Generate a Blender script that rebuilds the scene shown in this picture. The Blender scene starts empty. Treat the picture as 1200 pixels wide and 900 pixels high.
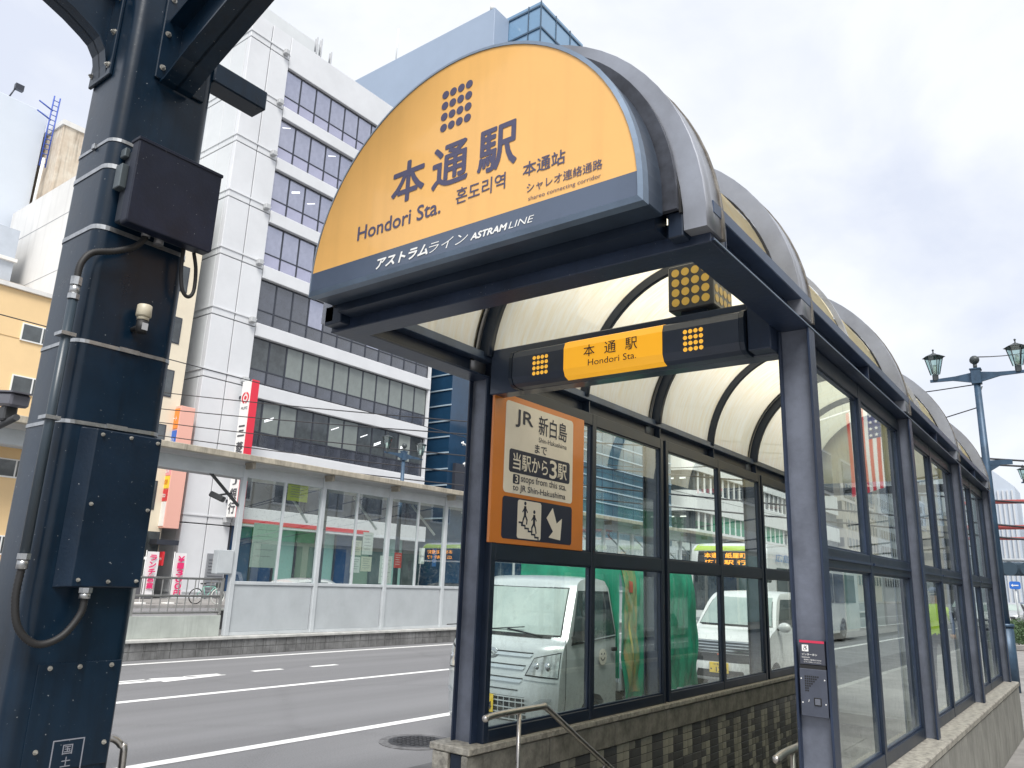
import bpy, bmesh, math, random
from mathutils import Vector, Matrix
random.seed(7)
scn = bpy.context.scene
COL = scn.collection
R = math.radians
pi = math.pi

# ------------------------------------------------------------------ camera
cam_d = bpy.data.cameras.new("camera")
cam_d.sensor_width = 36
cam_d.lens = 26.895
cam_d.clip_start = 0.05
cam_d.clip_end = 3000
cam = bpy.data.objects.new("camera", cam_d)
COL.objects.link(cam)
_y, _p, _r = R(-37.531), R(14.3295), R(2.1954)
_f = Vector((math.sin(_y) * math.cos(_p), math.cos(_y) * math.cos(_p), math.sin(_p)))
_rt = Vector((math.cos(_y), -math.sin(_y), 0))
_up = _rt.cross(_f)
_a = _rt * math.cos(_r) + _up * math.sin(_r)
_b = -_rt * math.sin(_r) + _up * math.cos(_r)
mw = Matrix(((_a.x, _b.x, -_f.x, 3.1643), (_a.y, _b.y, -_f.y, -3.8997), (_a.z, _b.z, -_f.z, 0.9790), (0, 0, 0, 1)))
cam.matrix_world = mw
scn.camera = cam

# ------------------------------------------------------------------ sky, sun, exposure
SUN_EL, SUN_AZ = R(54), R(138)          # azimuth clockwise from +Y
w = bpy.data.worlds.new("World")
scn.world = w
w.use_nodes = True
nt = w.node_tree
nt.nodes.clear()
out = nt.nodes.new("ShaderNodeOutputWorld")
bg = nt.nodes.new("ShaderNodeBackground")
bg.inputs[1].default_value = 0.1
sky = nt.nodes.new("ShaderNodeTexSky")
sky.sky_type = 'NISHITA'
sky.sun_disc = False
sky.sun_elevation = SUN_EL
sky.sun_rotation = SUN_AZ
tc = nt.nodes.new("ShaderNodeTexCoord")
mp = nt.nodes.new("ShaderNodeMapping")
mp.inputs[3].default_value = (1.0, 1.0, 1.7)
mp.inputs[1].default_value = (0.35, 0.1, 0.0)
nz = nt.nodes.new("ShaderNodeTexNoise")
nz.inputs['Scale'].default_value = 2.7
nz.inputs['Detail'].default_value = 7
nz.inputs['Roughness'].default_value = 0.52
nz.inputs['Distortion'].default_value = 0.25
cr = nt.nodes.new("ShaderNodeValToRGB")
cr.color_ramp.elements[0].position = 0.36
cr.color_ramp.elements[0].color = (4.7, 5.0, 5.75, 1)
cr.color_ramp.elements[1].position = 0.56
cr.color_ramp.elements[1].color = (6.0, 6.15, 6.35, 1)
mx = nt.nodes.new("ShaderNodeMix")
mx.data_type = 'RGBA'
mx.inputs[0].default_value = 0.93
nt.links.new(tc.outputs['Generated'], mp.inputs[0])
nt.links.new(mp.outputs[0], nz.inputs['Vector'])
nt.links.new(nz.outputs['Fac'], cr.inputs[0])
nt.links.new(sky.outputs[0], mx.inputs[6])
nt.links.new(cr.outputs[0], mx.inputs[7])
nt.links.new(mx.outputs[2], bg.inputs[0])
nt.links.new(bg.outputs[0], out.inputs[0])

sd = bpy.data.lights.new("sun", 'SUN')
sd.energy = 2.5
sd.angle = R(25)
sd.color = (1.0, 0.97, 0.92)
so = bpy.data.objects.new("sun", sd)
COL.objects.link(so)
sv = Vector((math.sin(SUN_AZ) * math.cos(SUN_EL), math.cos(SUN_AZ) * math.cos(SUN_EL), math.sin(SUN_EL)))
so.rotation_euler = sv.to_track_quat('Z', 'Y').to_euler()
so.location = (0, 0, 60)
scn.view_settings.view_transform = 'Standard'
scn.view_settings.look = 'None'
scn.view_settings.exposure = 0.80
scn.view_settings.gamma = 1

# ------------------------------------------------------------------ materials
MATS = {}
def mat(name, col, rough=0.5, metal=0.0, var=0.0, scale=6.0, bump=0.0, bscale=None, spec=None, emit=0.0,
        streak=0.0, coat=0.0, col2=None, stretch=(1, 1, 1), rvar=0.0, speck=0.0, ysweep=0.0):
    if name in MATS:
        return MATS[name]
    m = bpy.data.materials.new(name)
    m.use_nodes = True
    n = m.node_tree
    b = n.nodes["Principled BSDF"]
    b.inputs['Base Color'].default_value = (*col, 1)
    b.inputs['Roughness'].default_value = rough
    b.inputs['Metallic'].default_value = metal
    if spec is not None:
        b.inputs['IOR'].default_value = spec
    if coat:
        b.inputs['Coat Weight'].default_value = coat
        b.inputs['Coat Roughness'].default_value = 0.05
    if emit:
        b.inputs['Emission Color'].default_value = (*col, 1)
        b.inputs['Emission Strength'].default_value = emit
    if var or bump or streak or rvar:
        t = n.nodes.new("ShaderNodeTexCoord")
        mpn = n.nodes.new("ShaderNodeMapping")
        mpn.inputs[3].default_value = stretch
        n.links.new(t.outputs['Object'], mpn.inputs[0])
        no = n.nodes.new("ShaderNodeTexNoise")
        no.inputs['Scale'].default_value = scale
        no.inputs['Detail'].default_value = 8
        no.inputs['Roughness'].default_value = 0.65
        n.links.new(mpn.outputs[0], no.inputs['Vector'])
        if var:
            c2 = col2 if col2 else tuple(min(1, c * (1 - var)) for c in col)
            c1 = col if col2 else tuple(min(1, c * (1 + var)) for c in col)
            rp = n.nodes.new("ShaderNodeValToRGB")
            rp.color_ramp.elements[0].position = 0.35
            rp.color_ramp.elements[0].color = (*c2, 1)
            rp.color_ramp.elements[1].position = 0.65
            rp.color_ramp.elements[1].color = (*c1, 1)
            n.links.new(no.outputs['Fac'], rp.inputs[0])
            last = rp.outputs[0]
            if streak:
                mp2 = n.nodes.new("ShaderNodeMapping")
                mp2.inputs[3].default_value = (9, 9, 0.5)
                n2 = n.nodes.new("ShaderNodeTexNoise")
                n2.inputs['Scale'].default_value = scale
                n2.inputs['Detail'].default_value = 5
                n.links.new(t.outputs['Object'], mp2.inputs[0])
                n.links.new(mp2.outputs[0], n2.inputs['Vector'])
                r2 = n.nodes.new("ShaderNodeMapRange")
                r2.inputs[1].default_value = 0.5
                r2.inputs[2].default_value = 0.75
                r2.inputs[3].default_value = 1.0
                r2.inputs[4].default_value = 1 - streak
                n.links.new(n2.outputs['Fac'], r2.inputs[0])
                vm = n.nodes.new("ShaderNodeVectorMath")
                vm.operation = 'MULTIPLY'
                n.links.new(last, vm.inputs[0])
                n.links.new(r2.outputs[0], vm.inputs[1])
                last = vm.outputs[0]
            if ysweep:      # long wear bands following the traffic
                mp3 = n.nodes.new("ShaderNodeMapping")
                mp3.inputs[3].default_value = (1.0, 0.03, 1.0)
                n4 = n.nodes.new("ShaderNodeTexNoise")
                n4.inputs['Scale'].default_value = 1.1
                n4.inputs['Detail'].default_value = 4
                n.links.new(t.outputs['Object'], mp3.inputs[0])
                n.links.new(mp3.outputs[0], n4.inputs['Vector'])
                r4 = n.nodes.new("ShaderNodeMapRange")
                r4.inputs[1].default_value = 0.3
                r4.inputs[2].default_value = 0.7
                r4.inputs[3].default_value = 1 - ysweep
                r4.inputs[4].default_value = 1 + ysweep
                n.links.new(n4.outputs['Fac'], r4.inputs[0])
                vo = n.nodes.new("ShaderNodeTexVoronoi")
                vo.feature = 'DISTANCE_TO_EDGE'
                vo.inputs['Scale'].default_value = 0.32
                nw = n.nodes.new("ShaderNodeVectorMath")
                nw.operation = 'MULTIPLY_ADD'
                nw.inputs[1].default_value = (0.9, 0.9, 0.9)
                n.links.new(no.outputs['Color'], nw.inputs[0])
                n.links.new(t.outputs['Object'], nw.inputs[2])
                n.links.new(nw.outputs[0], vo.inputs['Vector'])
                rc = n.nodes.new("ShaderNodeMapRange")
                rc.inputs[1].default_value = 0.0
                rc.inputs[2].default_value = 0.006
                rc.inputs[3].default_value = 0.55
                rc.inputs[4].default_value = 1.0
                n.links.new(vo.outputs['Distance'], rc.inputs[0])
                mm_ = n.nodes.new("ShaderNodeMath"); mm_.operation = 'MULTIPLY'
                n.links.new(r4.outputs[0], mm_.inputs[0]); n.links.new(rc.outputs[0], mm_.inputs[1])
                v4 = n.nodes.new("ShaderNodeVectorMath")
                v4.operation = 'MULTIPLY'
                n.links.new(last, v4.inputs[0]); n.links.new(mm_.outputs[0], v4.inputs[1])
                last = v4.outputs[0]
            if speck:       # chips and flecks in the paint
                n5 = n.nodes.new("ShaderNodeTexNoise")
                n5.inputs['Scale'].default_value = 75
                n5.inputs['Detail'].default_value = 2
                n.links.new(t.outputs['Object'], n5.inputs['Vector'])
                r5 = n.nodes.new("ShaderNodeMapRange")
                r5.inputs[1].default_value = 0.735
                r5.inputs[2].default_value = 0.77
                r5.inputs[4].default_value = speck
                n.links.new(n5.outputs['Fac'], r5.inputs[0])
                m5 = n.nodes.new("ShaderNodeMix"); m5.data_type = 'RGBA'
                n.links.new(r5.outputs[0], m5.inputs[0]); n.links.new(last, m5.inputs[6])
                m5.inputs[7].default_value = (0.32, 0.34, 0.36, 1)
                last = m5.outputs[2]
            n.links.new(last, b.inputs['Base Color'])
        if rvar:
            rr = n.nodes.new("ShaderNodeMapRange")
            rr.inputs[3].default_value = max(0.02, rough - rvar)
            rr.inputs[4].default_value = min(1, rough + rvar)
            n.links.new(no.outputs['Fac'], rr.inputs[0])
            n.links.new(rr.outputs[0], b.inputs['Roughness'])
        if bump:
            n3 = n.nodes.new("ShaderNodeTexNoise")
            n3.inputs['Scale'].default_value = bscale or scale * 6
            n3.inputs['Detail'].default_value = 6
            n.links.new(t.outputs['Object'], n3.inputs['Vector'])
            bp = n.nodes.new("ShaderNodeBump")
            bp.inputs['Strength'].default_value = bump
            bp.inputs['Distance'].default_value = 0.01
            n.links.new(n3.outputs['Fac'], bp.inputs['Height'])
            n.links.new(bp.outputs[0], b.inputs['Normal'])
    MATS[name] = m
    return m

def glass(name, tint, base=0.05, refl=(0.95, 1, 1), power=4.0, grime=0.0):
    """thin pane: clear transmission plus angle dependent reflection"""
    if name in MATS:
        return MATS[name]
    m = bpy.data.materials.new(name)
    m.use_nodes = True
    n = m.node_tree
    n.nodes.clear()
    o = n.nodes.new("ShaderNodeOutputMaterial")
    tr = n.nodes.new("ShaderNodeBsdfTransparent")
    tr.inputs[0].default_value = (*tint, 1)
    gl = n.nodes.new("ShaderNodeBsdfGlossy")
    gl.inputs[0].default_value = (*refl, 1)
    gl.inputs['Roughness'].default_value = 0.012
    lw = n.nodes.new("ShaderNodeLayerWeight")
    lw.inputs[0].default_value = 0.5
    pw = n.nodes.new("ShaderNodeMath")
    pw.operation = 'POWER'
    pw.inputs[1].default_value = power
    mr = n.nodes.new("ShaderNodeMapRange")
    mr.inputs[3].default_value = base
    mr.inputs[4].default_value = 1.0
    ms = n.nodes.new("ShaderNodeMixShader")
    n.links.new(lw.outputs['Facing'], pw.inputs[0])
    n.links.new(pw.outputs[0], mr.inputs[0])
    n.links.new(mr.outputs[0], ms.inputs[0])
    n.links.new(tr.outputs[0], ms.inputs[1])
    n.links.new(gl.outputs[0], ms.inputs[2])
    last = ms.outputs[0]
    if grime:
        t = n.nodes.new("ShaderNodeTexCoord")
        no = n.nodes.new("ShaderNodeTexNoise")
        no.inputs['Scale'].default_value = 14
        no.inputs['Detail'].default_value = 10
        no.inputs['Roughness'].default_value = 0.75
        n.links.new(t.outputs['Object'], no.inputs['Vector'])
        sp = n.nodes.new("ShaderNodeSeparateXYZ")
        n.links.new(t.outputs['Object'], sp.inputs[0])
        hz = n.nodes.new("ShaderNodeMapRange")       # splashed dirt along the foot of the pane
        hz.inputs[1].default_value = 0.05
        hz.inputs[2].default_value = 0.32
        hz.inputs[3].default_value = 0.30
        hz.inputs[4].default_value = 0.0
        n.links.new(sp.outputs[2], hz.inputs[0])
        ad = n.nodes.new("ShaderNodeMath")
        ad.operation = 'ADD'
        n.links.new(hz.outputs[0], ad.inputs[0])
        n.links.new(no.outputs['Fac'], ad.inputs[1])
        r2 = n.nodes.new("ShaderNodeMapRange")
        r2.inputs[1].default_value = 0.52
        r2.inputs[2].default_value = 0.95
        r2.inputs[3].default_value = 0.0
        r2.inputs[4].default_value = grime
        n.links.new(ad.outputs[0], r2.inputs[0])
        df = n.nodes.new("ShaderNodeBsdfDiffuse")
        df.inputs[0].default_value = (0.42, 0.45, 0.42, 1)
        m2 = n.nodes.new("ShaderNodeMixShader")
        n.links.new(r2.outputs[0], m2.inputs[0])
        n.links.new(last, m2.inputs[1])
        n.links.new(df.outputs[0], m2.inputs[2])
        last = m2.outputs[0]
    n.links.new(last, o.inputs[0])
    MATS[name] = m
    return m

def polycarb():
    m = bpy.data.materials.new("weathered_polycarbonate")
    m.use_nodes = True
    n = m.node_tree
    n.nodes.clear()
    o = n.nodes.new("ShaderNodeOutputMaterial")
    t = n.nodes.new("ShaderNodeTexCoord")
    mp1 = n.nodes.new("ShaderNodeMapping")
    mp1.inputs[3].default_value = (1.2, 9.0, 1.2)
    no = n.nodes.new("ShaderNodeTexNoise")
    no.inputs['Scale'].default_value = 3.0
    no.inputs['Detail'].default_value = 9
    no.inputs['Roughness'].default_value = 0.7
    rp = n.nodes.new("ShaderNodeValToRGB")
    rp.color_ramp.elements[0].position = 0.3
    rp.color_ramp.elements[0].color = (0.93, 0.80, 0.52, 1)
    rp.color_ramp.elements[1].position = 0.62
    rp.color_ramp.elements[1].color = (0.98, 0.93, 0.76, 1)
    tl = n.nodes.new("ShaderNodeBsdfTranslucent")
    tp = n.nodes.new("ShaderNodeBsdfTransparent")
    tp.inputs[0].default_value = (1.0, 0.93, 0.76, 1)
    gl = n.nodes.new("ShaderNodeBsdfPrincipled")
    gl.inputs['Roughness'].default_value = 0.22
    m1 = n.nodes.new("ShaderNodeMixShader")
    m1.inputs[0].default_value = 0.12
    m2 = n.nodes.new("ShaderNodeMixShader")
    m2.inputs[0].default_value = 0.09
    n.links.new(t.outputs['Object'], mp1.inputs[0])
    n.links.new(mp1.outputs[0], no.inputs['Vector'])
    n.links.new(no.outputs['Fac'], rp.inputs[0])
    n.links.new(rp.outputs[0], tl.inputs[0])
    n.links.new(rp.outputs[0], gl.inputs['Base Color'])
    n.links.new(tl.outputs[0], m1.inputs[1])
    n.links.new(tp.outputs[0], m1.inputs[2])
    n.links.new(m1.outputs[0], m2.inputs[1])
    n.links.new(gl.outputs[0], m2.inputs[2])
    n.links.new(m2.outputs[0], o.inputs[0])
    return m

NAVY = mat("navy_painted_steel", (0.015, 0.026, 0.054), 0.36, 0, 0.25, 3, 0.08, 40, rvar=0.12, speck=0.5, streak=0.2)
NAVY_D = mat("dark_navy_frame", (0.009, 0.017, 0.034), 0.38, 0, 0.2, 4, rvar=0.1)
NAVY_W = mat("pale_navy_web", (0.135, 0.150, 0.19), 0.42, 0.2, 0.22, 5, 0.1, 50, rvar=0.12)  # post webs get a paler, greyer tone than the flanges
POLE = mat("pole_navy_paint", (0.0022, 0.0125, 0.028), 0.30, 0, 0.25, 2.5, 0.05, 30, rvar=0.08, spec=1.42, streak=0.3, speck=0.7)
BOXM = mat("dark_plastic_box", (0.005, 0.008, 0.020), 0.42, 0, 0.25, 5, 0.08, 60, rvar=0.12, speck=0.5, spec=1.4)
RIMS = mat("weathered_steel_rib", (0.40, 0.42, 0.47), 0.38, 0.55, 0.2, 2.2, 0.05, 60, col2=(0.29, 0.30, 0.33), rvar=0.08)
RIMD = mat("stained_rib_edge", (0.30, 0.28, 0.25), 0.5, 0.4, 0.3, 8, 0.3, 40, col2=(0.10, 0.085, 0.07), stretch=(1, 8, 1))
STEEL = mat("galvanised_steel", (0.42, 0.43, 0.44), 0.35, 0.9, 0.2, 20)
STAIN = mat("stainless_rail", (0.42, 0.40, 0.38), 0.30, 0.95, 0.15, 12, rvar=0.1)
WHITE = mat("white_print", (0.80, 0.80, 0.78), 0.45)
CREAM = mat("aged_white_print", (0.74, 0.69, 0.61), 0.45, 0, 0.04, 3)
ORANGE = mat("amber_sign_panel", (0.80, 0.45, 0.14), 0.30, 0, 0.05, 1.2, coat=0.3, streak=0.07, rvar=0.08)
ORANGE2 = mat("orange_poster", (0.60, 0.19, 0.030), 0.35, 0, 0.06, 2, coat=0.3)
ORANGE3 = mat("lit_amber_band", (0.95, 0.46, 0.03), 0.35, 0, 0.03, 2, emit=0.25)
SIGNB = mat("sign_blue_grey", (0.080, 0.105, 0.155), 0.30, 0, 0.1, 2, coat=0.3)
SIGNF = mat("sign_frame_blue", (0.15, 0.20, 0.27), 0.35, 0.4, 0.12, 4)
INK = mat("sign_ink_purple_grey", (0.075, 0.072, 0.13), 0.45)
INKN = mat("navy_ink", (0.012, 0.017, 0.045), 0.45)
BLACK = mat("black_rubber", (0.012, 0.012, 0.013), 0.6)
DOTY = mat("yellow_dot", (0.62, 0.42, 0.10), 0.4)
DOTO = mat("lit_orange_dot", (0.9, 0.48, 0.06), 0.4, emit=0.3)
POLY = polycarb()
GLASS = glass("shelter_glass", (0.88, 0.97, 0.93), 0.16, grime=0.42)
GLASS_T = glass("platform_glass", (0.84, 0.91, 0.89), 0.27, grime=0.55)
ASPH = mat("worn_asphalt", (0.20, 0.20, 0.208), 0.82, 0, 0.12, 60, 0.8, 160, ysweep=0.16)
LINE = mat("road_paint", (0.78, 0.78, 0.77), 0.6, 0, 0.12, 9, 0.4, 120)
PAVE = mat("pavement_slab", (0.27, 0.26, 0.25), 0.8, 0, 0.2, 2, 0.4, 60)
GRAN = mat("weathered_granite", (0.40, 0.38, 0.33), 0.62, 0, 0.4, 22, 0.4, 90, col2=(0.16, 0.15, 0.135), rvar=0.2)
GRANB = mat("stained_granite_block", (0.25, 0.24, 0.21), 0.65, 0, 0.3, 11, 0.4, 80, col2=(0.12, 0.115, 0.10), streak=0.25)
GROUT = mat("dark_grout", (0.035, 0.035, 0.038), 0.9)
TILE_D = mat("charcoal_tile", (0.080, 0.082, 0.084), 0.35, 0, 0.25, 5)
TILE_E = mat("graphite_tile", (0.10, 0.10, 0.10), 0.4, 0, 0.25, 5)
TILE_L = mat("beige_tile", (0.31, 0.30, 0.25), 0.38, 0, 0.22, 5)
TILE_M = mat("olive_grey_tile", (0.22, 0.215, 0.185), 0.38, 0, 0.22, 5)

# ------------------------------------------------------------------ mesh helpers
WL = {}
class M:
    def __init__(s):
        s.v = []; s.f = []; s.sm = []
    def add(s, vs, fs, smooth=False):
        o = len(s.v)
        s.v += [tuple(v) for v in vs]
        s.f += [tuple(i + o for i in f) for f in fs]
        s.sm += [smooth] * len(fs)
        return s
    def box(s, x0, x1, y0, y1, z0, z1):
        x0, x1 = min(x0, x1), max(x0, x1); y0, y1 = min(y0, y1), max(y0, y1); z0, z1 = min(z0, z1), max(z0, z1)
        return s.add([(x0, y0, z0), (x1, y0, z0), (x1, y1, z0), (x0, y1, z0), (x0, y0, z1), (x1, y0, z1), (x1, y1, z1), (x0, y1, z1)],
                     [(0, 3, 2, 1), (4, 5, 6, 7), (0, 1, 5, 4), (1, 2, 6, 5), (2, 3, 7, 6), (3, 0, 4, 7)])
    def bar(s, a, b, w, h, up=(0, 0, 1)):
        a = Vector(a); b = Vector(b); d = (b - a).normalized(); u = Vector(up)
        sx = d.cross(u)
        if sx.length < 1e-4:
            sx = d.cross(Vector((1, 0, 0)))
        sx.normalize(); u = sx.cross(d)
        vs = [p + sx * i * w / 2 + u * j * h / 2 for p in (a, b) for i, j in ((-1, -1), (1, -1), (1, 1), (-1, 1))]
        return s.add(vs, [(0, 1, 2, 3), (7, 6, 5, 4), (0, 4, 5, 1), (1, 5, 6, 2), (2, 6, 7, 3), (3, 7, 4, 0)])
    def cyl(s, a, b, r, n=12, r2=None, cap=True, smooth=True):
        a = Vector(a); b = Vector(b); d = (b - a).normalized()
        x = d.cross(Vector((0, 0, 1)))
        if x.length < 1e-4:
            x = Vector((1, 0, 0))
        x.normalize(); y = d.cross(x)
        r2 = r if r2 is None else r2
        vs = [p + (x * math.cos(2 * pi * k / n) + y * math.sin(2 * pi * k / n)) * q for p, q in ((a, r), (b, r2)) for k in range(n)]
        s.add(vs, [(k, (k + 1) % n, n + (k + 1) % n, n + k) for k in range(n)], smooth)
        if cap:
            o = len(s.v) - 2 * n
            s.f += [tuple(o + k for k in range(n))[::-1], tuple(o + n + k for k in range(n))]
            s.sm += [False, False]
        return s
    def tube(s, path, r, n=8, ring=None):
        path = [Vector(p) for p in path]
        prev = None
        base = len(s.v)
        for i, p in enumerate(path):
            d = (path[min(i + 1, len(path) - 1)] - path[max(i - 1, 0)]).normalized()
            if prev is None:
                x = d.cross(Vector((0, 0, 1)))
                if x.length < 1e-3:
                    x = d.cross(Vector((0, 1, 0)))
            else:
                x = prev - d * prev.dot(d)
            x.normalize(); prev = x; y = d.cross(x)
            rr = r if ring is None else (r if i % 2 else r * ring)
            s.v += [tuple(p + (x * math.cos(2 * pi * k / n) + y * math.sin(2 * pi * k / n)) * rr) for k in range(n)]
        for i in range(len(path) - 1):
            for k in range(n):
                a = base + i * n + k; b = base + i * n + (k + 1) % n
                s.f.append((a, b, b + n, a + n)); s.sm.append(True)
        s.f.append(tuple(base + k for k in range(n))[::-1]); s.sm.append(False)
        e = base + (len(path) - 1) * n
        s.f.append(tuple(e + k for k in range(n))); s.sm.append(False)
        return s
    def prism(s, pts, fn, a, b, smooth=False):
        """pts 2d polygon, fn(u,v,w)->xyz, extruded from w=a to w=b"""
        n = len(pts)
        s.add([fn(u, v, a) for u, v in pts] + [fn(u, v, b) for u, v in pts],
              [tuple(range(n))[::-1], tuple(range(n, 2 * n))])
        o = len(s.v) - 2 * n
        for k in range(n):
            s.f.append((o + k, o + (k + 1) % n, o + n + (k + 1) % n, o + n + k)); s.sm.append(smooth)
        return s
    def grid(s, fn, nu, nv, smooth=True, flip=False):
        vs = [fn(i / nu, j / nv) for i in range(nu + 1) for j in range(nv + 1)]
        q = nv + 1
        fs = [(i * q + j, (i + 1) * q + j, (i + 1) * q + j + 1, i * q + j + 1) for i in range(nu) for j in range(nv)]
        if flip:
            fs = [f[::-1] for f in fs]
        return s.add(vs, fs, smooth)
    def sphere(s, c, r, n=12, sc=(1, 1, 1)):
        c = Vector(c)
        return s.grid(lambda u, v: (c.x + r * sc[0] * math.sin(pi * v) * math.cos(2 * pi * u), c.y + r * sc[1] * math.sin(pi * v) * math.sin(2 * pi * u), c.z + r * sc[2] * math.cos(pi * v)), n, n // 2)
    def mesh(s, name, off=(0, 0, 0), fix=True):
        me = bpy.data.meshes.new(name)
        me.from_pydata([(a - off[0], b - off[1], c - off[2]) for a, b, c in s.v], [], s.f)
        me.polygons.foreach_set('use_smooth', s.sm)
        if fix:
            bm = bmesh.new(); bm.from_mesh(me)
            bmesh.ops.recalc_face_normals(bm, faces=bm.faces)
            bm.to_mesh(me); bm.free()
        me.update()
        return me

def tag(o, label=None, cat=None, group=None, kind=None):
    if label: o['label'] = label
    if cat: o['category'] = cat
    if group: o['group'] = group
    if kind: o['kind'] = kind
    return o

def thing(name, loc, label, cat, group=None, rz=0):
    o = bpy.data.objects.new(name, None)
    o.empty_display_size = 0.2
    COL.objects.link(o)
    o.location = loc
    o.rotation_euler = (0, 0, rz)
    WL[o.name] = Vector(loc)
    o['label'] = label; o['category'] = cat
    if group: o['group'] = group
    return o

def put(name, m, material, parent=None, local=False, bev=0.0, seg=1, label=None, cat=None, group=None, kind=None, fix=True):
    """link the collected shape as ONE mesh object. World coordinates unless local."""
    if parent is not None:
        off = Vector((0, 0, 0)) if local else WL[parent.name]
        me = m.mesh(name, off, fix)
        o = bpy.data.objects.new(name, me)
        COL.objects.link(o)
        o.parent = parent
        WL[o.name] = off.copy()
    else:
        xs = [v[0] for v in m.v]; ys = [v[1] for v in m.v]; zs = [v[2] for v in m.v]
        off = Vector(((min(xs) + max(xs)) / 2, (min(ys) + max(ys)) / 2, min(zs)))
        me = m.mesh(name, off, fix)
        o = bpy.data.objects.new(name, me)
        COL.objects.link(o)
        o.location = off
        WL[o.name] = off
    me.materials.append(material)
    if bev:
        md = o.modifiers.new("bevel", 'BEVEL')
        md.width = bev; md.segments = seg; md.limit_method = 'ANGLE'; md.angle_limit = R(40)
        md.harden_normals = False
    tag(o, label, cat, group, kind)
    return o

def inst(name, mesh, parent, loc, material=None):
    """another part sharing a mesh; loc is relative to its parent's origin"""
    o = bpy.data.objects.new(name, mesh)
    COL.objects.link(o)
    o.parent = parent
    o.location = loc
    WL[o.name] = WL.get(parent.name, Vector((0, 0, 0))) + Vector(loc)
    if material is not None:
        o.material_slots[0].link = 'OBJECT'
        o.material_slots[0].material = material
    return o

def unit_mesh(name, m, material, bev=None):
    me = m.mesh(name)
    me.materials.append(material)
    if bev:
        bm = bmesh.new(); bm.from_mesh(me)
        bmesh.ops.bevel(bm, geom=list(bm.edges), offset=bev, segments=1, affect='EDGES')
        bm.to_mesh(me); bm.free()
    return me

def copy_tree(o, parent=None, loc=None):
    c = o.copy(); COL.objects.link(c)
    if parent is not None: c.parent = parent
    if loc is not None: c.location = loc
    WL[c.name] = WL.get(o.name, Vector((0, 0, 0)))
    for ch in list(o.children):
        copy_tree(ch, c)
    return c

def text(body, parent, mtl, origin, right, up, height, width=None, offset=0.0, shear=0.0, name="lettering", align='LEFT', depth=0.0015, local=False):
    """flat lettering: origin = bottom left of the ink, height = ink height"""
    cu = bpy.data.curves.new(name, 'FONT')
    cu.body = body; cu.size = 1.0; cu.offset = min(0.0, offset); cu.shear = shear; cu.extrude = 0.0
    cu.resolution_u = 3
    to = bpy.data.objects.new(name, cu)
    COL.objects.link(to)
    bpy.context.view_layer.update()
    dg = bpy.context.evaluated_depsgraph_get()
    me = bpy.data.meshes.new_from_object(to.evaluated_get(dg))
    bpy.data.objects.remove(to); bpy.data.curves.remove(cu)
    xs = [v.co.x for v in me.vertices]; ys = [v.co.y for v in me.vertices]
    x0, x1, y0, y1 = min(xs), max(xs), min(ys), max(ys)
    sy = height / (y1 - y0)
    sx = sy if width is None else width / (x1 - x0)
    right = Vector(right).normalized(); up = Vector(up).normalized(); nrm = right.cross(up)
    og = Vector(origin)
    if not local and parent is not None:
        og = og - WL[parent.name]
    wd = (x1 - x0) * sx
    if align == 'CENTER': og = og - right * wd / 2
    if align == 'RIGHT': og = og - right * wd
    base = [(v.co.x, v.co.y) for v in me.vertices]
    pol = [tuple(p.vertices) for p in me.polygons]
    bpy.data.meshes.remove(me)
    cps = [(0, 0)]
    if offset > 0:
        nb = 8 if height * offset > 0.002 else 4
        cps += [(math.cos(2 * pi * k / nb), math.sin(2 * pi * k / nb)) for k in range(nb)]
    vs, fs = [], []
    kk = height * max(offset, 0)
    for ci, (dx, dy) in enumerate(cps):
        q = len(vs)
        dz = depth + ci * max(0.00008, depth * 0.05)
        for (x, y) in base:
            vs.append(og + right * ((x - x0) * sx + dx * kk) + up * ((y - y0) * sy + dy * kk) + nrm * dz)
        fs += [tuple(i + q for i in f) for f in pol]
    me = bpy.data.meshes.new(name)
    me.from_pydata(vs, [], fs)
    me.materials.clear(); me.materials.append(mtl)
    o = bpy.data.objects.new(name, me)
    COL.objects.link(o)
    o.parent = parent
    return o

def rrect(x0, x1, z0, z1, r, n=5):
    pts = []
    for cx, cz, a0 in ((x1 - r, z1 - r, 0), (x0 + r, z1 - r, 90), (x0 + r, z0 + r, 180), (x1 - r, z0 + r, 270)):
        for k in range(n + 1):
            a = R(a0 + 90 * k / n)
            pts.append((cx + r * math.cos(a), cz + r * math.sin(a)))
    return pts

fy = lambda u, v, t: (u, t, v)      # polygon in the XZ plane
fx = lambda u, v, t: (t, u, v)      # polygon in the YZ plane
fz = lambda u, v, t: (u, v, t)
def disc(m, c, r, axis, n=14, th=0.002):
    c = Vector(c); d = Vector(axis).normalized()
    m.cyl(c, c + d * th, r, n, smooth=False)

G0 = -0.62      # pavement
RD = -0.74      # road

# ================================================================== THE GROUND
m = M()
HX0, HX1, HY0, HY1 = -0.24, 2.13, -0.05, 7.9
for a in ((-900, 900, -900, HY0), (-900, 900, HY1, 900), (-900, HX0, HY0, HY1), (HX1, 900, HY0, HY1)):
    m.add([(a[0], a[2], RD - 0.03), (a[1], a[2], RD - 0.03), (a[1], a[3], RD - 0.03), (a[0], a[3], RD - 0.03)], [(0, 1, 2, 3)])
put("ground", m, mat("city_ground", (0.22, 0.22, 0.22), 0.9, 0, 0.2, 0.2), kind="structure", fix=False)
m = M().add([(-29, -60, RD), (-0.85, -60, RD), (-0.85, 400, RD), (-29, 400, RD)], [(0, 1, 2, 3)])
put("road", m, ASPH, kind="structure", fix=False)
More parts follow.
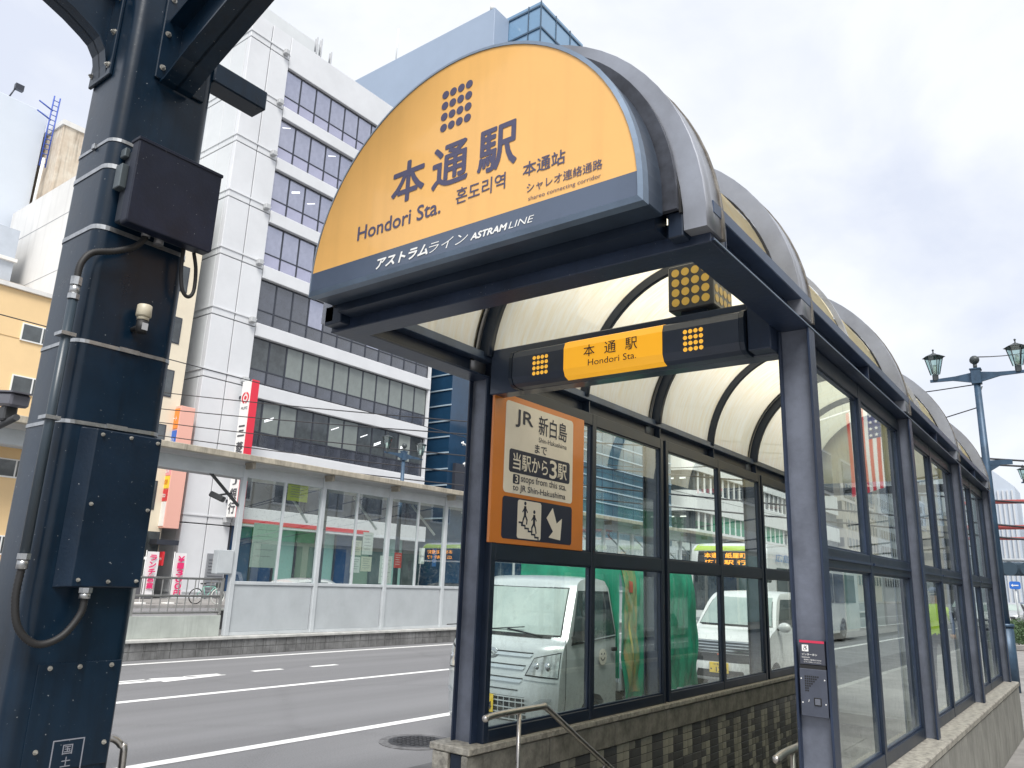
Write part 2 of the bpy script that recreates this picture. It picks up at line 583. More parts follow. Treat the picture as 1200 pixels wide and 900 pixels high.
# near pavement, with the stair opening left open
m = M()
KX = -0.72
for a in ((KX, 7.5, -40, HY0), (KX, 7.5, HY1, 48), (KX, HX0, HY0, HY1), (HX1, 7.5, HY0, HY1)):
    m.box(a[0], a[1], a[2], a[3], RD - 0.02, G0)
put("pavement", m, PAVE, kind="structure")
kerb = thing("kerb", (-0.79, 0, RD), "long pale granite kerb along the near side of the road", "kerb")
kerb['kind'] = "structure"; del kerb['category']
km = unit_mesh("kerb_stone", M().box(-0.07, 0.068, 0.004, 0.996, -0.02, 0.12), mat("kerb_granite", (0.40, 0.39, 0.37), 0.7, 0, 0.2, 9, 0.2), 0.012)
for k in range(-8, 40):
    inst("kerb_stone", km, kerb, (0, k * 1.0, 0))
# paving slabs close to the camera
slabm = unit_mesh("paving_slab", M().box(0.003, 0.297, 0.003, 0.297, 0.0, 0.006), PAVE, 0.002)
pave_slabs = M()
for i in range(26):
    for j in range(40):
        x = -0.7 + i * 0.3; y = -6 + j * 0.3
        if (HX0 - 0.3 < x < HX1 and HY0 - 0.3 < y < HY1) or x > 7:
            continue
        pave_slabs.box(x + 0.003, x + 0.297, y + 0.003, y + 0.297, G0, G0 + 0.006 + random.random() * 0.0015)
pl = put("paving_slabs", pave_slabs, mat("paving_slab", (0.30, 0.29, 0.275), 0.75, 0, 0.3, 1.7, 0.3, 70), kind="stuff")
del slabm
# road markings
def marks(name, quads, label):
    mm = M()
    for q in quads:
        mm.add([(*p, RD + 0.004) for p in q], [(0, 1, 2, 3)])
    return put(name, mm, LINE, kind="structure", fix=False)
marks("edge_line", [[(-10.95, -40), (-10.80, -40), (-10.80, 200), (-10.95, 200)]], "")
marks("lane_line", [[(-7.22, -40), (-7.08, -40), (-7.08, 200), (-7.22, 200)]], "")
marks("gutter_line", [[(-3.92, -3), (-3.77, -3), (-3.77, 200), (-3.92, 200)]], "")
marks("dashed_line", [[(-8.98, y), (-8.84, y), (-8.84, y + 0.62), (-8.98, y + 0.62)] for y in [4.72 + 1.27 * k for k in range(-3, 2)]], "")
marks("turn_arrow", [[(-8.85, 0.5), (-8.70, 0.5), (-8.66, 2.9), (-8.90, 2.9)], [(-9.02, 2.901), (-8.54, 2.901), (-8.75, 4.1), (-8.80, 4.1)],
                     [(-3.90, -2.6), (-3.2, -2.6), (-3.6, -1.2), (-3.9, -0.9)]], "")
# darker repaired strip of asphalt by the kerb
m = M().add([(-2.2, -3, RD + 0.004), (-0.86, -3, RD + 0.004), (-0.86, 60, RD + 0.004), (-2.05, 60, RD + 0.004)], [(0, 1, 2, 3)])
put("gutter_asphalt", m, mat("dark_gutter_asphalt", (0.105, 0.105, 0.11), 0.8, 0, 0.3, 2, 0.8, 110), kind="structure", fix=False)
# manhole
mh = thing("manhole_cover", (-2.93, 2.6, RD), "round dark iron manhole cover set in the road beside the entrance", "manhole cover")
put("rim", M().cyl((-2.93, 2.6, RD), (-2.93, 2.6, RD + 0.007), 0.40, 36), mat("patch_asphalt", (0.13, 0.13, 0.135), 0.8, 0, 0.4, 10, 0.8, 80), mh)
put("lid", M().cyl((-2.93, 2.6, RD), (-2.93, 2.6, RD + 0.012), 0.30, 32), mat("cast_iron", (0.07, 0.07, 0.075), 0.5, 0.6, 0.3, 12, 0.4), mh)
ml = M()
for a in range(-4, 5):
    for b in range(-4, 5):
        if a * a + b * b < 17:
            ml.box(-2.93 + a * 0.062 - 0.02, -2.93 + a * 0.062 + 0.02, 2.6 + b * 0.062 - 0.02, 2.6 + b * 0.062 + 0.02, RD + 0.01, RD + 0.017)
put("lid_studs", ml, MATS["cast_iron"], mh, kind="stuff")

# stairs going down inside the entrance
m = M()
for k in range(26):
    y = 0.42 + k * 0.29; z = G0 - k * 0.165
    m.box(0.03, 1.93, y, y + 0.31, z - 0.165 - 0.3, z - 0.165)
m.box(0.03, 1.93, -0.05, 0.42, G0 - 0.2, G0)
put("stairs", m, mat("stair_stone", (0.30, 0.29, 0.27), 0.7, 0, 0.2, 3, 0.3), kind="structure", bev=0.006)
m = M()
m.box(-0.24, 2.13, 8.0, 8.2, -6, G0)
m.box(0.03, 1.93, 7.5, 8.0, -6, -5.5)
put("stairwell_end", m, GRANB, kind="structure")

# ================================================================== LOW WALLS
lw = thing("entrance_low_wall", (-0.1, 3.8, G0), "low tiled parapet wall with granite coping between the stairs and the road", "wall")
m = M().box(-0.24, 0.0, -0.08, 7.9, -5.2, -0.05)
put("core", m, GROUT, lw)
cop = unit_mesh("coping_stone", M().box(-0.275, 0.045, 0.002, 0.878, -0.04, 0.0), GRAN, 0.006)
for k in range(9):
    inst("coping_stone", cop, lw, (0.1, -3.8 - 0.12 + k * 0.88, -G0))
blk = unit_mesh("granite_block", M().box(0, 0.028, 0.004, 0.876, -0.215, -0.048), GRANB, 0.005)
for k in range(9):
    inst("granite_block", blk, lw, (0.1 + random.random() * 0.002, -3.8 - 0.12 + k * 0.88, -G0))
# front end and road side facing
put("end_stone", M().box(-0.25, -0.125, -0.115, -0.08, -0.6, -0.045), GRAN, lw, bev=0.006)
put("end_stone", M().box(-0.02, 0.026, -0.115, -0.08, -0.6, -0.045), GRANB, lw, bev=0.006)
put("end_channel", M().box(-0.115, -0.03, -0.10, -0.08, -0.6, -0.045), NAVY_D, lw, bev=0.004)
for k in range(9):
    put("facing_stone", M().box(-0.262, -0.24, -0.08 + k * 0.88 + 0.003, -0.08 + (k + 1) * 0.88 - 0.003, RD, -0.045), GRANB, lw)
# tiles: columns of paired beige tiles alternate with single dark ones
th, cw = 0.062, 0.098
um = {}
def tile_mesh(wd, mt):
    key = (wd, mt.name)
    if key not in um:
        um[key] = unit_mesh("tile", M().box(0, 0.009, 0.003, wd - 0.003, 0.003, th - 0.003), mt, 0.0015)
    return um[key]
ntile = 0
rest = {}
for c in range(36):
    y = -0.06 + c * 2 * cw
    for r in range(16):
        z = -0.222 - (r + 1) * th
        if c % 2:
            tl = [(0, cw, TILE_L if random.random() < 0.75 else TILE_M), (cw, cw, TILE_L if random.random() < 0.6 else TILE_M)]
            if random.random() < 0.30:
                tl = random.choice(([(0, cw, TILE_M), (cw, cw, TILE_E)], [(0, 2 * cw, TILE_E)], [(0, cw, TILE_E), (cw, cw, TILE_L)]))
        else:
            tl = [(0, 2 * cw, random.choice((TILE_D, TILE_D, TILE_D, TILE_E)))] if random.random() > 0.1 else [(0, cw, TILE_M), (cw, cw, TILE_D)]
        shift = 0.5 * th if (c // 2) % 2 else 0
        for dy, wd, mt in tl:
            vis = z > -0.30 - 0.115 * (y - 0.2) and y > 0.1
            jx = random.random() * 0.0015
            if vis and ntile < 300:
                inst("tile", tile_mesh(wd, mt), lw, (0.1 + jx, y + dy - 3.8, z + shift * 0 - G0))
                ntile += 1
            else:
                rest.setdefault(mt.name, M()).box(0.0, 0.009 + jx, y + dy + 0.003, y + dy + wd - 0.003, z + 0.003, z + th - 0.003)
for kname, mm in rest.items():
    put("tile_field", mm, MATS[kname], lw, kind="stuff")
put("lower_lining", M().box(0.0, 0.006, -0.05, 7.9, -5.2, -0.222 - 16 * th), TILE_D, lw)

rw = thing("entrance_low_wall", (2.04, 3.8, G0), "granite faced low wall under the right hand glazing, pavement side", "wall")
put("core", M().box(1.95, 2.12, -0.08, 7.9, -5.2, -0.05), GROUT, rw)
cop2 = unit_mesh("coping_stone", M().box(-0.13, 0.117, 0.002, 0.878, -0.05, 0.0), GRAN, 0.008)
for k in range(9):
    inst("coping_stone", cop2, rw, (0, -3.8 - 0.12 + k * 0.88, -G0))
fac = unit_mesh("facing_stone", M().box(0.08, 0.105, 0.003, 0.877, 0.0, 0.565), mat("grey_granite_face", (0.24, 0.235, 0.215), 0.6, 0, 0.25, 3, 0.25, 60, streak=0.45), 0.004)
for k in range(9):
    inst("facing_stone", fac, rw, (random.random() * 0.002, -3.8 - 0.12 + k * 0.88, 0))
put("end_stone", M().box(1.94, 2.14, -0.115, -0.08, -0.6, -0.055), GRAN, rw, bev=0.006)
put("inner_lining", M().box(1.93, 1.95, -0.08, 7.9, -5.2, -0.05), TILE_E, rw)

# ================================================================== ENTRANCE CANOPY
sh = thing("station_entrance", (0.94, 3.2, 0), "long glazed station entrance with navy steel posts and barrel vaulted roof", "shelter")
XL, XLi, XR, XRi = -0.207, -0.045, 2.088, 1.925
YF, YE = -1.226, 7.76
BAY = 1.28
POSTY = (0.0, 2.56, 5.12, 7.62)
for (xo, xi) in ((XL, XLi), (XR, XRi)):
    for y in POSTY:
        m = M()
        sgn = 1 if xi > xo else -1
        m.box(xo, xo + sgn * 0.012, y, y + 0.10, 0.0, 2.306)
        m.box(xi, xi - sgn * 0.012, y, y + 0.10, 0.0, 2.306)
        put("post", m, NAVY, sh, bev=0.002)
        m = M().box(min(xo, xi) + 0.012, max(xo, xi) - 0.012, y + 0.035, y + 0.047, 0.0, 2.306)
        put("post_web", m, NAVY_W, sh)
    # eaves beam: bottom flange, web, top rail
    sgn = 1 if xi > xo else -1
    a, b = min(xo, xi), max(xo, xi)
    m = M().box(a, b, YF, YE, 2.306, 2.320)
    m.box(xo + sgn * 0.07, xo + sgn * 0.085, YF, YE, 2.320, 2.425)
    put("eaves_beam", m, NAVY, sh, bev=0.002)
    m = M().box(a - 0.002, b + 0.002, YF, YE, 2.425, 2.482)
    put("gutter_rail", m, mat("blue_grey_rail", (0.05, 0.075, 0.13), 0.35, 0.2, 0.25, 4, rvar=0.1), sh, bev=0.004)
    for k in range(-1, 7):
        y = k * BAY + (0.06 if k >= 0 else 0.2)
        put("stiffener", M().box(a + 0.01, b - 0.01, y, y + 0.012, 2.320, 2.425), NAVY, sh)
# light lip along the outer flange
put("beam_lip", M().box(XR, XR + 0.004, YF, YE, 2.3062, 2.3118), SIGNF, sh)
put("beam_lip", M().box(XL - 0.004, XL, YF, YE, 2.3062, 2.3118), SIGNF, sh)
# front and back cross beams
put("front_beam", M().box(XL + 0.01, XR - 0.01, YF - 0.008, YF + 0.14, 2.300, 2.42), NAVY, sh, bev=0.004)
put("back_beam", M().box(XLi, XRi, YE - 0.13, YE - 0.01, 2.325, 2.42), NAVY, sh, bev=0.004)

# glazing walls
def glazing(xc, xin, out_sign, side):
    """xc: glass plane, frames are centred on it"""
    t = 0.028
    for b in range(3):
        y0 = POSTY[b] + 0.10
        y1 = POSTY[b + 1] - 0.002
        ym = POSTY[b] + BAY + 0.05
        # vertical members
        for (ya, yb, nm) in ((y0 - 0.045, y0 + 0.005, "stile"), (ym - 0.03, ym + 0.03, "mullion"), (y1 - 0.05, y1, "stile")):
            put(nm, M().box(xc - t, xc + t, ya, yb, 0.0, 2.300), NAVY_D, sh, bev=0.003)
        for (ya, yb) in ((y0 + 0.005, ym - 0.03), (ym + 0.03, y1 - 0.05)):
            put("bottom_rail", M().box(xc - t + 0.002, xc + t - 0.002, ya, yb, 0.0, 0.075), NAVY_D, sh, bev=0.003)
            put("middle_rail", M().box(xc - t + 0.002, xc + t - 0.002, ya, yb, 1.10, 1.206), NAVY_D, sh, bev=0.003)
            put("head_rail", M().box(xc - t + 0.002, xc + t - 0.002, ya, yb, 2.205, 2.300), NAVY_D, sh, bev=0.003)
            if out_sign > 0:
                put("rail_trim", M().box(xc + t - 0.002, xc + t + 0.010, ya, yb, 1.145, 1.160), NAVY, sh)
            yield_panes.append((xc, ya, yb, 0.075, 1.10))
            yield_panes.append((xc, ya, yb, 1.206, 2.205))
yield_panes = []
glazing(-0.02, 0, -1, "left")
glazing(1.985, 0, 1, "right")
GLASS_R = glass("shelter_glass_pavement_side", (0.86, 0.97, 0.92), 0.30, grime=0.42)
for i, (xc, ya, yb, z0, z1) in enumerate(yield_panes):
    put("glass_pane", M().add([(xc, ya, z0), (xc, yb, z0), (xc, yb, z1), (xc, ya, z1)], [(0, 1, 2, 3)]), GLASS_R if xc > 1 else GLASS, sh, fix=False)
    # slim inner beading gives each pane its double edge
    g = M()
    for (a, b, c, d) in ((ya, yb, z0, z0 + 0.012), (ya, yb, z1 - 0.012, z1), (ya, ya + 0.012, z0 + 0.012, z1 - 0.012), (yb - 0.012, yb, z0 + 0.012, z1 - 0.012)):
        g.box(xc - 0.012, xc + 0.012, a, b, c, d)
    put("beading", g, NAVY, sh)

# arched roof
CX, CZ = 0.94, 2.36
def arc(rx, rz, n=36, t0=4.5, t1=175.5):
    return [(CX + rx * math.cos(R(t0 + (t1 - t0) * k / n)), CZ + rz * math.sin(R(t0 + (t1 - t0) * k / n))) for k in range(n + 1)]
def ring(m, rx0, rz0, rx1, rz1, y0, y1, n=36, t0=0, t1=180):
    a = arc(rx0, rz0, n, t0, t1); b = arc(rx1, rz1, n, t0, t1)
    o = len(m.v)
    for (p, q) in zip(a, b):
        m.v += [(p[0], y0, p[1]), (q[0], y0, q[1]), (q[0], y1, q[1]), (p[0], y1, p[1])]
    for k in range(n):
        i = o + 4 * k
        for e in range(4):
            m.f.append((i + e, i + (e + 1) % 4, i + 4 + (e + 1) % 4, i + 4 + e)); m.sm.append(e in (1, 3))
    m.f += [(o, o + 3, o + 2, o + 1), (o + 4 * n, o + 4 * n + 1, o + 4 * n + 2, o + 4 * n + 3)]; m.sm += [False, False]
    return m
ribs = [(-1.30, -1.15), (-0.10, 0.06), (2.46, 2.62), (5.02, 5.18), (7.58, 7.76)]
for i, (a, b) in enumerate(ribs):
    put("roof_rib", ring(M(), 1.055, 1.10, 1.15, 1.20, a, b, t0=-1, t1=181), RIMS, sh)
    put("rib_edge_strip", ring(M(), 1.12, 1.17, 1.156, 1.206, b + 0.002, b + 0.03, t0=-1, t1=181), RIMD, sh)
    put("rib_gasket", ring(M(), 1.042, 1.087, 1.053, 1.098, a - 0.012, a + 0.02, t0=3, t1=177), BLACK, sh)
    put("inner_rib", ring(M(), 0.955, 1.0, 1.035, 1.08, (a + b) / 2 - 0.03, (a + b) / 2 + 0.03, t0=5, t1=175), NAVY_D, sh)
mids = [1.28, 3.84, 6.38]
for y in mids:
    put("glazing_bar", ring(M(), 1.045, 1.09, 1.075, 1.12, y - 0.022, y + 0.022, t0=4, t1=176), mat("pale_glazing_bar", (0.45, 0.46, 0.48), 0.35, 0.6, 0.2, 8), sh)
    put("inner_rib", ring(M(), 0.975, 1.02, 1.035, 1.08, y - 0.022, y + 0.022, t0=5, t1=175), NAVY_D, sh)
edges = [-1.15, -0.10, 0.06, 1.258, 1.302, 2.46, 2.62, 3.818, 3.862, 5.02, 5.18, 6.358, 6.402, 7.58]
for k in range(0, len(edges), 2):
    a, b = edges[k], edges[k + 1]
    A = arc(1.04, 1.085, 40, 6.2, 173.8)
    m = M().grid(lambda u, v: (A[round(v * 40)][0], a + (b - a) * u, A[round(v * 40)][1]), 1, 40)
    if k not in (0,):
        pass
    put("roof_panel", m, POLY, sh, fix=False)
# far gable
A = arc(1.04, 1.085, 30, 6.5, 173.5)
put("gable_panel", M().prism(A, fy, 7.60, 7.61), POLY, sh)

# ================================================================== ARCH NAME SIGN
sg = thing("arch_name_sign", (0.934, -1.42, 2.397), "big half round amber station name sign on the front of the canopy", "sign")
SCX, SCZ = 0.934, 2.462
def half(r, zb, n=44, cz=SCZ):
    pts = [(SCX + r * math.cos(pi * k / n), cz + r * math.sin(pi * k / n)) for k in range(n + 1)]
    return [(SCX + r, zb)] + pts + [(SCX - r, zb)] if zb < cz - 1e-6 else pts
put("case", M().prism(half(0.993, 2.402), fy, -1.492, -1.345, smooth=False), mat("sign_case_blue", (0.035, 0.052, 0.08), 0.32, 0.3, 0.2, 4), sg, bev=0.004)
put("case_back", M().prism(half(0.955, 2.36), fy, -1.345, -1.232), NAVY_D, sg)
put("case_gasket", M().prism(half(1.045, 2.43), fy, -1.33, -1.305), mat("aged_seal", (0.05, 0.055, 0.07), 0.5, 0.2, 0.4, 8), sg)
for xe in (-0.20, 1.925):
    put("end_filler", M().box(xe + (0.02 if xe < 0 else 0), xe + (0.155 if xe < 0 else 0.065), -1.30, -1.222, 2.322, 2.43), NAVY_D, sg, bev=0.004)
# frame bezel: ring + bottom bar
fm = M()
n = 44
pin = [(SCX + 0.974 * math.cos(pi * k / n), SCZ + 0.974 * math.sin(pi * k / n)) for k in range(n + 1)]
pout = [(SCX + 0.994 * math.cos(pi * k / n), SCZ + 0.994 * math.sin(pi * k / n)) for k in range(n + 1)]
pin = [(SCX + 0.974, 2.420)] + pin + [(SCX - 0.974, 2.420)]
pout = [(SCX + 0.994, 2.397)] + pout + [(SCX - 0.994, 2.397)]
nn = len(pin)
for k in range(nn):
    fm.v += [(pin[k][0], -1.524, pin[k][1]), (pout[k][0], -1.516, pout[k][1]), (pout[k][0], -1.470, pout[k][1]), (pin[k][0], -1.500, pin[k][1])]
for k in list(range(nn - 1)) + [nn - 1]:
    i, j = 4 * k, 4 * ((k + 1) % nn)
    for e in range(4):
        fm.f.append((i + e, i + (e + 1) % 4, j + (e + 1) % 4, j + e)); fm.sm.append(False)
put("bezel", fm, SIGNF, sg)
# face
a0 = math.asin((2.527 - SCZ) / 0.974)
pts = [(SCX + 0.974 * math.cos(a0 + (pi - 2 * a0) * k / n), SCZ + 0.974 * math.sin(a0 + (pi - 2 * a0) * k / n)) for k in range(n + 1)]
put("face_panel", M().prism(pts, fy, -1.519, -1.493), ORANGE, sg)
low = [(SCX - 0.974, 2.420), (SCX + 0.974, 2.420)] + [(SCX + 0.974 * math.cos(a0 * k / 4), SCZ + 0.974 * math.sin(a0 * k / 4)) for k in range(5)] + \
      [(SCX - 0.974 * math.cos(a0 * (4 - k) / 4), SCZ + 0.974 * math.sin(a0 * (4 - k) / 4)) for k in range(5)]
put("name_strip", M().prism(low, fy, -1.519, -1.4931), SIGNB, sg)
YS = -1.5195
RX, UZ = (1, 0, 0), (0, 0, 1)
for i in range(4):
    for j in range(4):
        d = M(); disc(d, (0.858 + i * 0.0505, YS, 3.088 + j * 0.061), 0.0215, (0, -1, 0), 20)
        put("logo_dot", d, INK, sg)
for ch, x0, z0 in (("本", 0.532, 2.765), ("通", 0.808, 2.765), ("駅", 1.092, 2.758)):
    text(ch, sg, INK, (x0, YS, z0), RX, UZ, 0.215, 0.218, offset=0.024)
text("Hondori Sta.", sg, INK, (0.300, YS, 2.632), RX, UZ, 0.078, 0.573, offset=0.018)
text("혼도리역", sg, INK, (0.968, YS, 2.647), RX, UZ, 0.080, 0.288, offset=0.010)
text("本通站", sg, INK, (1.352, YS, 2.668), RX, UZ, 0.068, 0.218, offset=0.014)
text("シャレオ連絡通路", sg, INK, (1.376, YS, 2.585), RX, UZ, 0.046, 0.374, offset=0.008)
text("shareo connecting corridor", sg, INK, (1.386, YS, 2.541), RX, UZ, 0.025, 0.358)
text("アストラム", sg, WHITE, (0.462, YS, 2.440), RX, UZ, 0.052, 0.345, offset=0.045, shear=0.25)
text("ライン", sg, WHITE, (0.815, YS, 2.440), RX, UZ, 0.050, 0.240, offset=-0.004, shear=0.25)
text("ASTRAM", sg, WHITE, (1.072, YS, 2.443), RX, UZ, 0.030, 0.205, offset=0.06, shear=0.25)
text("LINE", sg, WHITE, (1.285, YS, 2.443), RX, UZ, 0.030, 0.135, offset=-0.004, shear=0.25)

# ================================================================== TRANSOM BEAM + NAME BAND
tr = thing("transom_name_sign", (0.94, 0.02, 2.18), "long dark box sign with lit orange name band hung across the entrance", "sign")
put("beam_box", M().box(-0.03, 1.92, 0.012, 0.13, 2.185, 2.50), mat("transom_navy", (0.030, 0.042, 0.072), 0.3, 0, 0.2, 3, coat=0.2), tr, bev=0.006)
put("end_bracket", M().box(1.80, 1.923, -0.10, 0.012, 2.19, 2.51), NAVY, tr, bev=0.006)
cas = [(-0.02, 2.185), (0.012, 2.185), (0.012, 2.43), (-0.06, 2.43), (-0.105, 2.41), (-0.12, 2.37), (-0.12, 2.24), (-0.10, 2.20), (-0.06, 2.185)]
put("sign_case", M().prism(cas, fx, 0.255, 1.765), mat("case_navy", (0.032, 0.043, 0.070), 0.35, 0, 0.15, 3), tr, bev=0.004)
put("end_cap", M().prism([(a - 0.003 if a < 0 else a, b + (0.003 if b > 2.3 else -0.003)) for a, b in cas], fx, 1.765, 1.79), NAVY_D, tr)
put("end_cap", M().prism([(a - 0.003 if a < 0 else a, b + (0.003 if b > 2.3 else -0.003)) for a, b in cas], fx, 0.23, 0.255), NAVY_D, tr)
bandp = [(a * 1.0 - (0.0025 if a < 0 else 0), b) for a, b in cas if a < -0.05]
fb = M()
prof = [(-0.0625, 2.4325), (-0.1075, 2.4125), (-0.1225, 2.371), (-0.1225, 2.239), (-0.1025, 2.198), (-0.062, 2.183)]
fb.grid(lambda u, v: (0.655 + 0.665 * u, prof[round(v * 5)][0], prof[round(v * 5)][1]), 1, 5, smooth=False)
put("name_band", fb, ORANGE3, tr, fix=False)
for ch, x0 in (("本", 0.800), ("通", 0.945), ("駅", 1.085)):
    text(ch, tr, INKN, (x0, -0.1235, 2.296), RX, UZ, 0.074, 0.078, offset=0.004)
text("Hondori Sta.", tr, INKN, (0.832, -0.1235, 2.238), RX, UZ, 0.040, 0.325)
for x0, z0 in ((0.432, 2.243), (1.458, 2.243)):
    for i in range(4):
        for j in range(4):
            d = M(); disc(d, (x0 + i * 0.031, -0.1205, z0 + j * 0.034), 0.0125, (0, -1, 0), 12)
            put("lit_dot", d, DOTO, tr)
# cube sign
cb = thing("cube_logo_sign", (1.44, 0.15, 2.53), "square dark cube sign with yellow dots standing on the transom", "sign")
put("cube_case", M().box(1.297, 1.577, 0.01, 0.29, 2.532, 2.812), mat("cube_grey", (0.06, 0.065, 0.075), 0.35, 0.1, 0.15, 6), cb, bev=0.006)
put("mount", M().box(1.36, 1.52, 0.05, 0.25, 2.50, 2.532), NAVY_D, cb)
for i in range(4):
    for j in range(4):
        d = M(); disc(d, (1.345 + i * 0.0615, 0.010, 2.58 + j * 0.0615), 0.0245, (0, -1, 0), 16)
        put("dot", d, DOTY, cb)
        d = M(); disc(d, (1.577, 0.057 + i * 0.0615, 2.58 + j * 0.0615), 0.0245, (1, 0, 0), 16)
        put("dot", d, DOTY, cb)

# ================================================================== DIRECTION BOARD
ps = thing("direction_board", (0.02, 0.585, 1.205), "orange direction board with white text panel and stair pictogram, inside left glazing", "sign")
PX = 0.010
put("board", M().box(0.0085 - 0.02, PX, 0.025, 1.165, 1.208, 2.222), ORANGE2, ps, bev=0.003)
put("text_panel", M().prism(rrect(0.150, 1.002, 1.547, 2.180, 0.03), fx, PX, PX + 0.002), CREAM, ps)
put("arrow_panel", M().prism(rrect(0.150, 1.002, 1.242, 1.522, 0.025), fx, PX, PX + 0.002), INKN, ps)
RY = (0, 1, 0)
P1 = PX + 0.0025
text("JR", ps, INKN, (P1, 0.262, 2.010), RY, UZ, 0.125, 0.205, offset=0.02)
text("新白島", ps, INKN, (P1, 0.540, 2.000), RY, UZ, 0.140, 0.370, offset=0.010)
text("Shin-Hakushima", ps, INKN, (P1, 0.545, 1.945), RY, UZ, 0.036, 0.365)
text("まで", ps, INKN, (P1, 0.500, 1.862), RY, UZ, 0.062, 0.150, offset=0.012)
put("banner_strip", M().prism(rrect(0.205, 0.960, 1.690, 1.850, 0.022), fx, P1 - 0.0005, P1 + 0.001), INKN, ps)
P2 = P1 + 0.0015
text("当駅から", ps, CREAM, (P2, 0.245, 1.712), RY, UZ, 0.115, 0.420, offset=0.011)
text("3", ps, CREAM, (P2, 0.690, 1.705), RY, UZ, 0.128, 0.090, offset=0.022)
text("駅", ps, CREAM, (P2, 0.795, 1.712), RY, UZ, 0.115, 0.120, offset=0.010)
put("number_box", M().prism(rrect(0.255, 0.330, 1.615, 1.680, 0.01), fx, P1 - 0.0005, P1 + 0.001), INKN, ps)
text("3", ps, CREAM, (P2, 0.275, 1.622), RY, UZ, 0.05, 0.034, offset=0.02)
text("stops from this sta.", ps, INKN, (P1, 0.345, 1.622), RY, UZ, 0.062, 0.570, offset=0.006)
text("to JR Shin-Hakushima", ps, INKN, (P1, 0.255, 1.556), RY, UZ, 0.056, 0.650, offset=0.006)
put("pictogram_panel", M().prism(rrect(0.320, 0.600, 1.252, 1.512, 0.02), fx, P1 - 0.0005, P1 + 0.001), CREAM, ps)
pic = M()
for k in range(6):      # stair line
    y = 0.335 + k * 0.040; z = 1.365 - k * 0.018
    pic.box(P2 - 0.0005, P2 + 0.0005, y, y + 0.04, z - 0.012, z)
    pic.box(P2 - 0.0005, P2 + 0.0004, y + 0.028, y + 0.04, z - 0.03, z)
def walker(m, y, z, s, d):
    cyx = lambda a, b, w: m.bar((P2, y + a[0] * s * d, z + a[1] * s), (P2, y + b[0] * s * d, z + b[1] * s), w * s, 0.0008, up=(1, 0, 0))
    m.cyl((P2 - 0.0004, y, z + 0.150 * s), (P2 + 0.0004, y, z + 0.150 * s), 0.014 * s, 12, smooth=False)
    cyx((0, 0.13), (0, 0.065), 0.026)
    cyx((0, 0.07), (0.028, 0.03), 0.016); cyx((0.028, 0.035), (0.022, 0.0), 0.013)
    cyx((0, 0.07), (-0.018, 0.035), 0.016); cyx((-0.018, 0.04), (-0.03, -0.005), 0.013)
    cyx((0, 0.125), (0.032, 0.085), 0.010); cyx((0, 0.125), (-0.03, 0.085), 0.010)
walker(pic, 0.405, 1.350, 0.95, 1)
walker(pic, 0.515, 1.300, 0.95, -1)
put("stair_pictogram", pic, INKN, ps)
arw = [(0.665, 1.450), (0.745, 1.500), (0.800, 1.395), (0.845, 1.450), (0.865, 1.262), (0.725, 1.300), (0.765, 1.340), (0.715, 1.395)]
arw = [(0.670, 1.415), (0.745, 1.492), (0.800, 1.385), (0.868, 1.425), (0.850, 1.268), (0.700, 1.280), (0.755, 1.325)]
put("arrow", M().prism(arw, fx, P1 - 0.0005, P1 + 0.001), CREAM, ps)

# ================================================================== INTERCOM + notice
ic = thing("intercom", (2.02, 0.0, 0.42), "grey wall intercom with speaker holes and call button on the right post", "intercom")
put("plate", M().box(1.950, 2.072, -0.006, 0.034, 0.415, 0.625), mat("intercom_grey", (0.075, 0.085, 0.115), 0.38, 0.3, 0.15, 10), ic, bev=0.003)
d = M()
for r in range(7):
    for c in range(7 - (r if r < 6 else 5)):
        d.box(1.974 + c * 0.0095, 1.9805 + c * 0.0095, -0.0072, -0.006, 0.588 - r * 0.0105, 0.5945 - r * 0.0105)
put("speaker_holes", d, BLACK, ic)
put("button_frame", M().box(2.012, 2.045, -0.009, -0.0055, 0.465, 0.500), BLACK, ic, bev=0.001)
put("call_button", M().box(2.0165, 2.0405, -0.012, -0.0085, 0.4695, 0.4955), mat("button_grey", (0.12, 0.13, 0.16), 0.4), ic, bev=0.001)
for x, z in ((1.958, 0.58), (2.064, 0.58), (1.960, 0.475), (2.064, 0.475)):
    d = M(); disc(d, (x, -0.006, z), 0.0032, (0, -1, 0), 8)
    put("screw", d, WHITE, ic)
text("♪", ic, WHITE, (1.985, -0.0065, 0.48), RX, UZ, 0.012)
put("mounting_block", M().box(1.955, 2.070, -0.002, 0.034, 0.625, 0.642), BLACK, ic)
nb = thing("notice_plate", (2.02, 0.0, 0.642), "small dark notice with red top stripe and wheelchair symbol above the intercom", "sign")
put("plate", M().box(1.957, 2.070, -0.004, 0.034, 0.645, 0.752), mat("notice_grey", (0.05, 0.055, 0.075), 0.4), nb)
put("red_stripe", M().box(1.957, 2.070, -0.0052, -0.0038, 0.741, 0.752), mat("red_stripe", (0.55, 0.03, 0.08), 0.4), nb)
text("♿", nb, WHITE, (1.968, -0.0045, 0.702), RX, UZ, 0.030)
text("インターホン", nb, WHITE, (1.966, -0.0045, 0.684), RX, UZ, 0.010, 0.070, offset=0.02)
text("Intercom", nb, WHITE, (1.966, -0.0045, 0.673), RX, UZ, 0.007)
text("係員に御用の方は", nb, WHITE, (1.974, -0.0045, 0.662), RX, UZ, 0.006, 0.080)
text("ボタンを押してください", nb, WHITE, (1.974, -0.0045, 0.652), RX, UZ, 0.006, 0.080)

